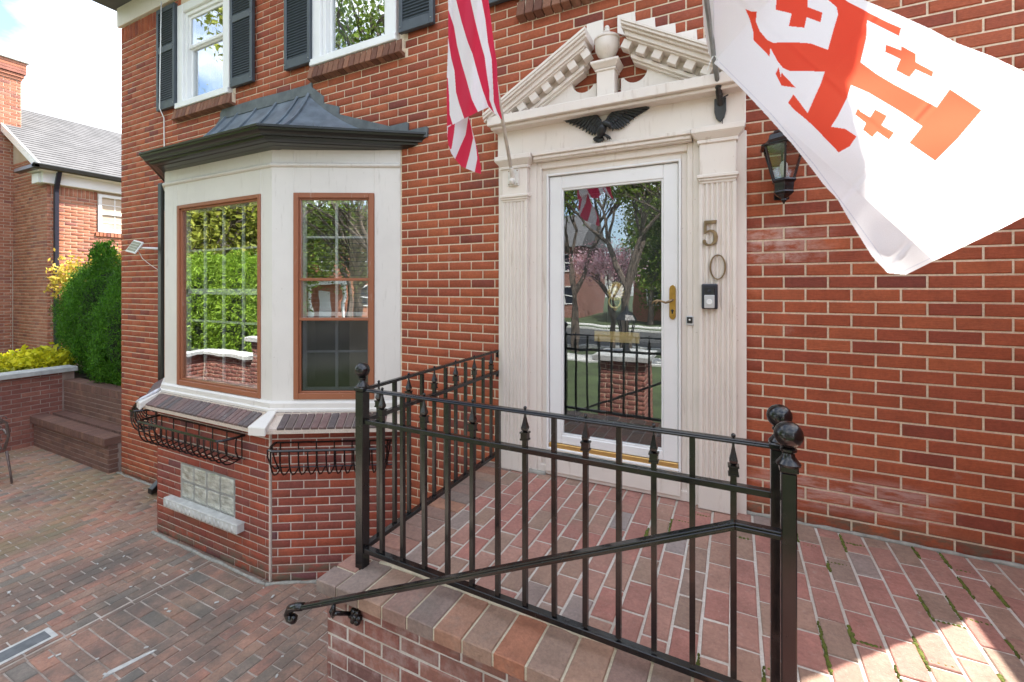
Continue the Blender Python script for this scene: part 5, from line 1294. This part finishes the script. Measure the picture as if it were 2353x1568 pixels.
# ================================================================ neighbouring house
nb = empty('neighbour_house', (-15, 4, 0), 'neighbouring brick house with grey shingle roof at the far left', 'house')
NX = -13.6; G0, RG, RZ = 1.14, -17.1, 7.33
m = MB(); m.box(-20.6, NX-.006, G0+.006, 11, -.2, 5.0); m.prism([(-20.6, 5.0), (NX-.006, 5.0), (NX-.006, 5.1), (RG, 7.2), (-20.6, 5.1)], G0+.006, 11); nwall = m.build('wall', mortar('neighbour_mortar', (.50, .40, .30), (.58, .48, .38)), house and nb)
NW = (2.02, 3.20, 3.87, 4.78)
M_nb = pair('neighbour_brick', [(0, (.42, .16, .09)), (.4, (.34, .12, .07)), (.7, (.48, .21, .13)), (1, (.25, .09, .07))])
itn = wall_items((NX, 0, 0), (0, 1, 0), (1, 0, 0), G0, 5.5, .9, 4.62, [NW], ch=.0731, zref=4.62)
itn = [t for t in itn]
y = G0
while y < 5.4:
    if not (NW[0]-.03 < y+.037 < NW[1]+.03): itn.append((Vector((NX, y+.037, 4.72)), frame((0, 1, 0), (1, 0, 0)), .064, .05, .19))
    y += .0731
itn += wall_items((NX, G0, 0), (1, 0, 0), (0, -1, 0), -3.5, 0, .9, 5.15, [], zref=4.62)
itn += wall_items((NX, G0, 0), (1, 0, 0), (0, -1, 0), -3.5, -.3, 5.15, 5.5, [], zref=4.62)
CHX = -15.47
CF = .35
itn_c = wall_items((CHX, 0, 0), (0, 1, 0), (1, 0, 0), CF, G0-.01, .9, 3.45, [], zref=4.62) + wall_items((CHX-.02, 0, 0), (0, 1, 0), (1, 0, 0), CF, 1.28, 3.45, 7.75, [], zref=4.62)
itn_c += wall_items((CHX, CF, 0), (1, 0, 0), (0, -1, 0), -1.3, 0, .9, 7.75, [], zref=4.62)
lay('brick', nwall, itn, M_nb, 150, 'brick_mass')
m = MB(); m.box(CHX-1.3, CHX-.006, CF+.006, G0, -.2, 3.45); m.box(CHX-1.3, CHX-.026, CF+.006, 1.28, 3.45, 7.98); chn = m.build('chimney', nwall.data.materials[0], nb)
lay('brick', chn, itn_c, M_nb, 150, 'chimney_brick_mass')
m = MB()
for k, (z_, e_) in enumerate(((7.55, .02), (7.62, .045), (7.70, .07), (7.77, .07), (7.84, .07), (7.91, .07))): m.box(CHX-1.3-e_, CHX-.02+e_, CF-e_, 1.28+e_, z_+.004, z_+.066)
m.build('corbel_courses', M_nb[1], chn)
MB().box(CHX-1.4, CHX+.09, CF-.1, 1.40, 7.98, 8.10).build('chimney_cap', M_conc, chn, bevel=.01)
m = MB(); m.lathe([(.16, 8.10), (.16, 8.30), (.18, 8.32)], (CHX-.55, .85, 0), 16); m.build('flue', M_terra, chn); m = MB(); m.lathe([(.10, 8.3), (.22, 8.36), (.22, 8.40), (.14, 8.44), (.22, 8.46), (.22, 8.50), (.05, 8.56)], (CHX-.55, .85, 0), 16); m.build('cowl', M_steel, chn)
m = MB(); m.prism([(.55, 3.30), (CF-.35, 2.75), (CF-.35, 2.85), (.60, 3.45)], CHX-1.0, CHX+.05, 'x'); m.build('shoulder', M_conc, chn)
a = math.atan2(RZ-5.2, -13.35-RG)
def roofpt(d_, lift=0): return (-13.35 - d_*math.cos(a) + lift*math.sin(a), 5.20 + d_*math.sin(a) + lift*math.cos(a))
m = MB(); ln_ = (RZ-5.2)/math.sin(a); p_ = [roofpt(0), roofpt(ln_), roofpt(ln_, -.06), roofpt(0, -.06)]; m.prism(p_[::-1], G0-.16, 11.2)
p_ = [(2*RG-x_, z_) for x_, z_ in p_]; m.prism(p_, G0-.16, 11.2); rf = m.build('roof', M_shing, nb)
m = MB(); n = 26
for i in range(n):
    d0 = ln_*i/n; q = [roofpt(d0, .002), roofpt(d0, .016), roofpt(d0+ln_/n*1.02, .004), roofpt(d0+ln_/n*1.02, .001)]; m.prism(q, G0-.17, 11.2)
o = m.build('shingle_courses', M_shing, rf); o['kind'] = 'stuff'
m = MB(); q = [roofpt(-.02, -.16), roofpt(-.02, .01), roofpt(ln_, .01), roofpt(ln_, -.14)]; m.prism(q[::-1], G0-.20, G0-.165); m.build('rake_board', M_white, nb)
m = MB(); m.box(NX, NX+.10, G0-.10, 11, 4.84, 5.12); m.box(NX-.35, NX-.003, G0-.14, G0-.004, 4.843, 5.06); m.box(NX-.4, NX+.24, G0-.2, 11, 5.08, 5.14); m.build('frieze_board', M_white, nb, bevel=.01)
m = MB(); m.box(NX+.18, NX+.30, G0-.30, 11, 5.10, 5.22); m.box(NX-.75, NX+.30, G0-.30, G0-.19, 5.09, 5.20); m.build('gutter', M_gut, nb, bevel=.02)
m = MB(); m.box(NX+.03, NX+.10, 1.23, 1.31, 0, 4.75); m.prism([(NX+.03, 4.75), (NX+.10, 4.72), (NX+.26, 5.10), (NX+.19, 5.12)], 1.23, 1.31); m.build('downpipe', M_dkplast, nb, bevel=.01)
Mn = fm(Vector((NX, 0, 0)), Vector((0, 1, 0)))   # x along +y ; y axis -> -x (outwards is -y local = +x)
m = MB(); framebox(m, NW[0], NW[1], NW[2], NW[3], .07, -.03, .05, Mn); zf = (NW[2]+NW[3])/2; m.box(NW[0]+.07, NW[1]-.07, -.02, .05, zf-.025, zf+.025, Mn)
nf = m.build('window', M_white, nb, bevel=.004)
m = MB()
for k in (1, 2, 3): xx = NW[0]+.07+(NW[1]-NW[0]-.14)*k/4; m.box(xx-.01, xx+.01, -.0, .03, NW[2]+.07, NW[3]-.07, Mn)
for zz in (zf-.21, zf+.21): m.box(NW[0]+.07, NW[1]-.07, -.001, .03, zz-.01, zz+.01, Mn)
m.build('glazing_bars', M_white, nf)
MB().box(NW[0]+.07, NW[1]-.07, .031, .035, NW[2]+.07, NW[3]-.07, Mn).build('pane', glass('neighbour_pane', .12, (.4, .42, .45)), nf)
m = MB(); m.box(NW[0]+.07, NW[1]-.07, .045, .05, NW[2]+.07, NW[3]-.07, Mn); m.build('net_curtain', M_dkplast, nf)
itw = []; y = NW[0]-.05
while y < NW[1]+.05: itw.append((Vector((NX+.03, y+.035, NW[2]-.055)), frame((0, 1, 0), (1, 0, 0)), .060, .07, .09)); y += .071
lay('sill_brick', nf, itw, M_nb, 60)
# ================================================================ patio chair at the left edge
pc_ = empty('patio_chair', (-8.72, -1.08, 0), 'ornate cast metal patio chair cut off by the left edge', 'chair')
CR = lambda x, y, z: (-8.72 + x, -1.08 + y, z)
M_cast = plain('weathered_bronze_casting', (.20, .155, .14), .5, .4, var=.5, nscale=20, bmp=.3)
m = MB()
for sx in (-1, 1): m.tube([CR(.20, sx*.24, .42), CR(.22, sx*.25, .30), CR(.25, sx*.26, .15), CR(.27, sx*.27, .0)], [.016, .014, .012, .012], 8).build('leg', M_cast, pc_, smooth=True); m = MB()
for sx in (-1, 1): m.tube([CR(-.20, sx*.22, .42), CR(-.23, sx*.23, .2), CR(-.27, sx*.24, 0)], [.016, .013, .012], 8).build('leg', M_cast, pc_, smooth=True); m = MB()
m.lathe([(.01, .415), (.24, .415), (.25, .43), (.24, .445), (.01, .440)], (-8.72, -1.08, 0), 20); m.build('seat', M_cast, pc_)
m = MB(); arc = [CR(.20+.10*((z-.44)/.5), y, z) for y, z in ((-.22, .44), (-.25, .62), (-.22, .80), (-.12, .90), (0, .94), (.12, .90), (.22, .80), (.25, .62), (.22, .44))]; m.tube(arc, .016, 8); 
for k in range(26):
    y = random.uniform(-.18, .18); z = random.uniform(.5, .86); rr_ = random.uniform(.025, .05); m.tube([CR(.20+.10*((z-.44)/.5), y+rr_*math.cos(t), z+rr_*math.sin(t)) for t in np.linspace(0, 5.0, 9)], .007, 6)
m.build('lattice_back', M_cast, pc_, smooth=True)
m = MB()
for sx in (-1, 1): m.tube([CR(.20, sx*.24, .64), CR(.0, sx*.27, .66), CR(-.16, sx*.26, .64), CR(-.19, sx*.24, .44)], .013, 8)
m.build('armrests', M_cast, pc_, smooth=True)
# ================================================================ unseen block added on the right to shade the end of the porch
wg = empty('added_shade_block', (2.6, -1, 0), 'unseen brick block added to shade the right end of the porch', 'shadow caster')
MB().box(1.90, 4.5, -3.9, 3.0, -.2, 3.36).build('wall', M_red[1], wg); MB().box(1.885, 4.6, -3.98, 3.05, 3.36, 3.43).build('coping', M_conc, wg)
# ================================================================ the street behind the viewer, seen in the glass
pl = empty('lamp_pillar', (-1.55, -4.0, 0), 'brick pillar with stone cap and black lantern by the porch stairs', 'pillar')
MB().box(-1.894, -1.206, -4.344, -3.656, -.2, 1.44).build('pillar_core', M_mort, pl)
lay('brick', pl, wall_items((-1.9, -3.65, 0), (-1, 0, 0), (0, 1, 0), -.7, 0, 0, 1.44, []) + wall_items((-1.2, -3.65, 0), (0, -1, 0), (1, 0, 0), 0, .7, 0, 1.44, []) + wall_items((-1.9, -3.65, 0), (0, 1, 0), (-1, 0, 0), -.7, 0, 0, 1.44, []), M_lw, 0, 'brick_mass')
MB().box(-1.97, -1.13, -4.42, -3.58, 1.44, 1.52).build('cap_stone', M_stone, pl, bevel=.006)
pln = empty('pillar_lantern', (-1.55, -4.0, 1.52), 'black post lantern standing on the brick pillar', 'lantern')
m = MB(); m.lathe([(.07, 1.52), (.05, 1.56), (.03, 1.62), (.05, 1.68), (.09, 1.72)], (-1.55, -4.0, 0), 6); m.lathe([(.18, 2.05), (.13, 2.12), (.04, 2.18), (.02, 2.24), (.005, 2.28)], (-1.55, -4.0, 0), 6); m.build('post_and_roof', M_iron, pln)
m = MB()
for k in range(6):
    an = math.radians(30+60*k); m.tube([(-1.55+.08*math.cos(an), -4+.08*math.sin(an), 1.72), (-1.55+.15*math.cos(an), -4+.15*math.sin(an), 2.06)], .009, 6)
m.build('cage', M_iron, pln)
for i, (x, y, h_, lb) in enumerate([(-10.9, -4.9, 3.6, 'bright arborvitae by the corner of the front wall'), (-9.7, -5.1, 3.9, 'bright arborvitae in the middle of the hedge behind the front wall'), (-8.6, -5.2, 3.4, 'bright arborvitae nearest the gate pillar'), (-12.1, -4.6, 3.4, 'bright arborvitae furthest from the front wall')]):
    evergreen('arborvitae', (x, y, -.1), [((x, y, h_/2), (.85, .8, h_/2))], 2300, lb, M_arbl, .045, 'arborvitae hedge by the front wall')
def tree(x, y, h_, lab, mat, nl, size, name='street_tree', seed=0, spread=.22, group='trees along the street', deep=5):
    r_ = random.Random(seed); e_ = empty(name, (x, y, -.12), lab, 'tree', group); m = MB(); tips = []
    def br_(p, d, l, r, lev):
        q = p + d*l*.5 + Vector((r_.uniform(-1, 1), r_.uniform(-1, 1), 0))*l*.06; e2 = p + d*l; m.tube([p, q, e2], [r, r*.82, r*.62], 6, cap=lev == 0)
        if lev >= deep: tips.append(e2); return
        for k in range(3 if lev < 3 else 2):
            nd = (d + Vector((r_.uniform(-1, 1), r_.uniform(-1, 1), r_.uniform(-.25, .6)))*.62).normalized(); br_(e2, nd, l*r_.uniform(.62, .8), r*.6, lev+1)
            if lev > 2: tips.append(e2)
    br_(Vector((x, y, -.15)), Vector((0, 0, 1)), h_*.27, h_*.022, 0)
    m.build('trunk', M_bark, e_)
    T = np.array([tuple(t) for t in tips]); 
    leaves(T, nl, size, mat, 'crown', e_, spread=spread, aspect=1.2)
tree(-3.6, -13.5, 10, 'spreading street tree with fresh green leaves nearest the porch', M_spring, 16, .085, seed=1, spread=.35)
tree(-12.0, -13.0, 10, 'tall street tree with fresh leaves left of the walk', M_spring, 18, .10, seed=2, spread=.35)
tree(-19.0, -9.0, 9, 'yellow-green tree beyond the garden wall', M_yelg, 26, .11, seed=5, spread=.45)
tree(-15.5, -6.5, 12, 'dense yellow-green tree behind the hedge', M_yelg, 30, .11, seed=7, spread=.55)
tree(-22.0, -14.0, 14, 'tall yellow-green tree far behind the hedge', M_yelg, 30, .14, seed=9, spread=.6)
tree(-9.5, -19.0+4.6, 12, 'large street tree opposite the bay window', M_spring, 26, .11, seed=12, spread=.5)
tree(1.5, -30.2, 11, 'leafy tree in front of the houses across the street', M_spring, 26, .12, seed=15, spread=.5)
tree(-5.5, -30.5, 11, 'dense leafy tree by the portico across the street', M_olive, 26, .12, seed=18, spread=.5)
tree(-14.5, -30.0, 11, 'broad leafy tree before the left house across the street', M_spring, 26, .12, seed=19, spread=.5)
def full_tree(x, y, z, r_, lab, mat, n, size, seed, group='trees along the street'):
    e_ = empty('street_tree', (x, y, -.12), lab, 'tree', group); q = random.Random(seed); m = MB()
    m.tube([(x, y, -.2), (x+.1, y, z*.5), (x, y, z)], [.22, .17, .10], 8)
    for k in range(34):
        a = q.uniform(0, 6.28); zz = z + q.uniform(-.4, .5)*r_[2]; m.tube([(x, y, max(.6, zz-1.6)), (x+.5*r_[0]*math.cos(a), y+.5*r_[1]*math.sin(a), zz), (x+.95*r_[0]*math.cos(a), y+.95*r_[1]*math.sin(a), zz+q.uniform(0, .4)*r_[2])], [.07, .045, .012], 5)
    m.build('trunk', M_bark, e_); leaves(blob((x, y, z), r_, n, .22, 4, .15, seed), 6, size, mat, 'crown', e_, .16, 1.2)
full_tree(-16.5, -7.2, 5.0, (3.0, 2.3, 4.0), 'full yellow-green tree filling the view opposite the bay window', M_yelg, 3800, .075, 51)
full_tree(-20.5, -11.0, 6.0, (3.6, 3.0, 5.2), 'broad golden-green tree behind the garden hedge', M_yelg, 3200, .10, 52)
full_tree(-12.5, -8.4, 5.6, (2.2, 2.0, 3.2), 'rounded spring-green tree between the hedge and the street', M_spring, 2200, .075, 53)
full_tree(-.6, -14.6, 5.0, (3.0, 2.0, 3.2), 'thin olive-leaved tree opposite the storm window', M_olive, 1000, .06, 54)
full_tree(-3.5, -30.6, 5.0, (4.5, 2.0, 4.5), 'large leafy tree hiding part of the house straight across the street', M_spring, 2200, .13, 55)
tree(-.4, -12.0, 9, 'twiggy half-bare street tree just right of the lamp pillar', M_spring, 5, .05, seed=31, spread=.2, deep=6)
tree(-6.0, -14.8, 9, 'twiggy half-bare street tree beside the magnolia', M_olive, 5, .05, seed=33, spread=.2, deep=6)
tree(-19.5, -8.3, 19, 'very tall yellow-green tree beyond the garden wall', M_yelg, 24, .13, seed=41, spread=.6)
tree(-12.2, -9.6, 17, 'very tall spring-leaved tree between hedge and street', M_spring, 18, .11, seed=42, spread=.5)
tree(5.0, -14.5, 10, 'street tree with fresh leaves to the right of the porch', M_spring, 20, .10, seed=3, spread=.4)
tree(-4.6, -19.5+4, 5, 'pink magnolia in blossom across the lawn', M_pink, 22, .05, name='magnolia', seed=4, group=None)
def far_house(x, w_, lab, col):
    e_ = empty('far_house', (x, -36, 0), lab, 'house', 'houses across the street'); b_ = MB().box(x, x+w_, -42, -34, -.2, 6.2).build('wall', col, e_)
    m = MB(); m.prism([(-33.5, 6.2), (-38, 9.4), (-42.5, 6.2)], x-.3, x+w_+.3, 'x'); m.build('roof', M_shing, e_)
    for k in range(4):
        for z_ in (1.0, 3.9):
            if k == 2 and z_ == 1.0: continue
            xx = x+1+k*(w_-2.6)/3; m = MB(); framebox(m, xx, xx+1.1, z_, z_+1.6, .1, -34.02, -33.93, None); m.box(xx, xx+1.1, -34.0, -33.95, z_+.76, z_+.84); f = m.build('window', M_white, e_); MB().box(xx+.1, xx+1.0, -34.0, -33.99, z_+.1, z_+1.5).build('pane', M_dkplast, f)
    xx = x+1+2*(w_-2.6)/3; MB().box(xx, xx+1.0, -34.01, -33.95, 0, 2.2).build('door', M_white, e_)
    for dx in (-.7, 1.7): m = MB(); m.tube([(xx+dx, -32.6, 0), (xx+dx, -32.6, 2.7)], .16, 12); m.build('column', M_white, e_)
    MB().box(xx-1.1, xx+2.1, -33.99, -32.2, 2.7, 3.1).build('portico_roof', M_white, e_)
far_house(-7.5, 12, 'brick house with white columned portico straight across the street', M_nb[1]); far_house(-25, 13, 'brick house across the street to the left', M_old[1]); far_house(9, 12, 'brick house across the street to the right', M_old[1])
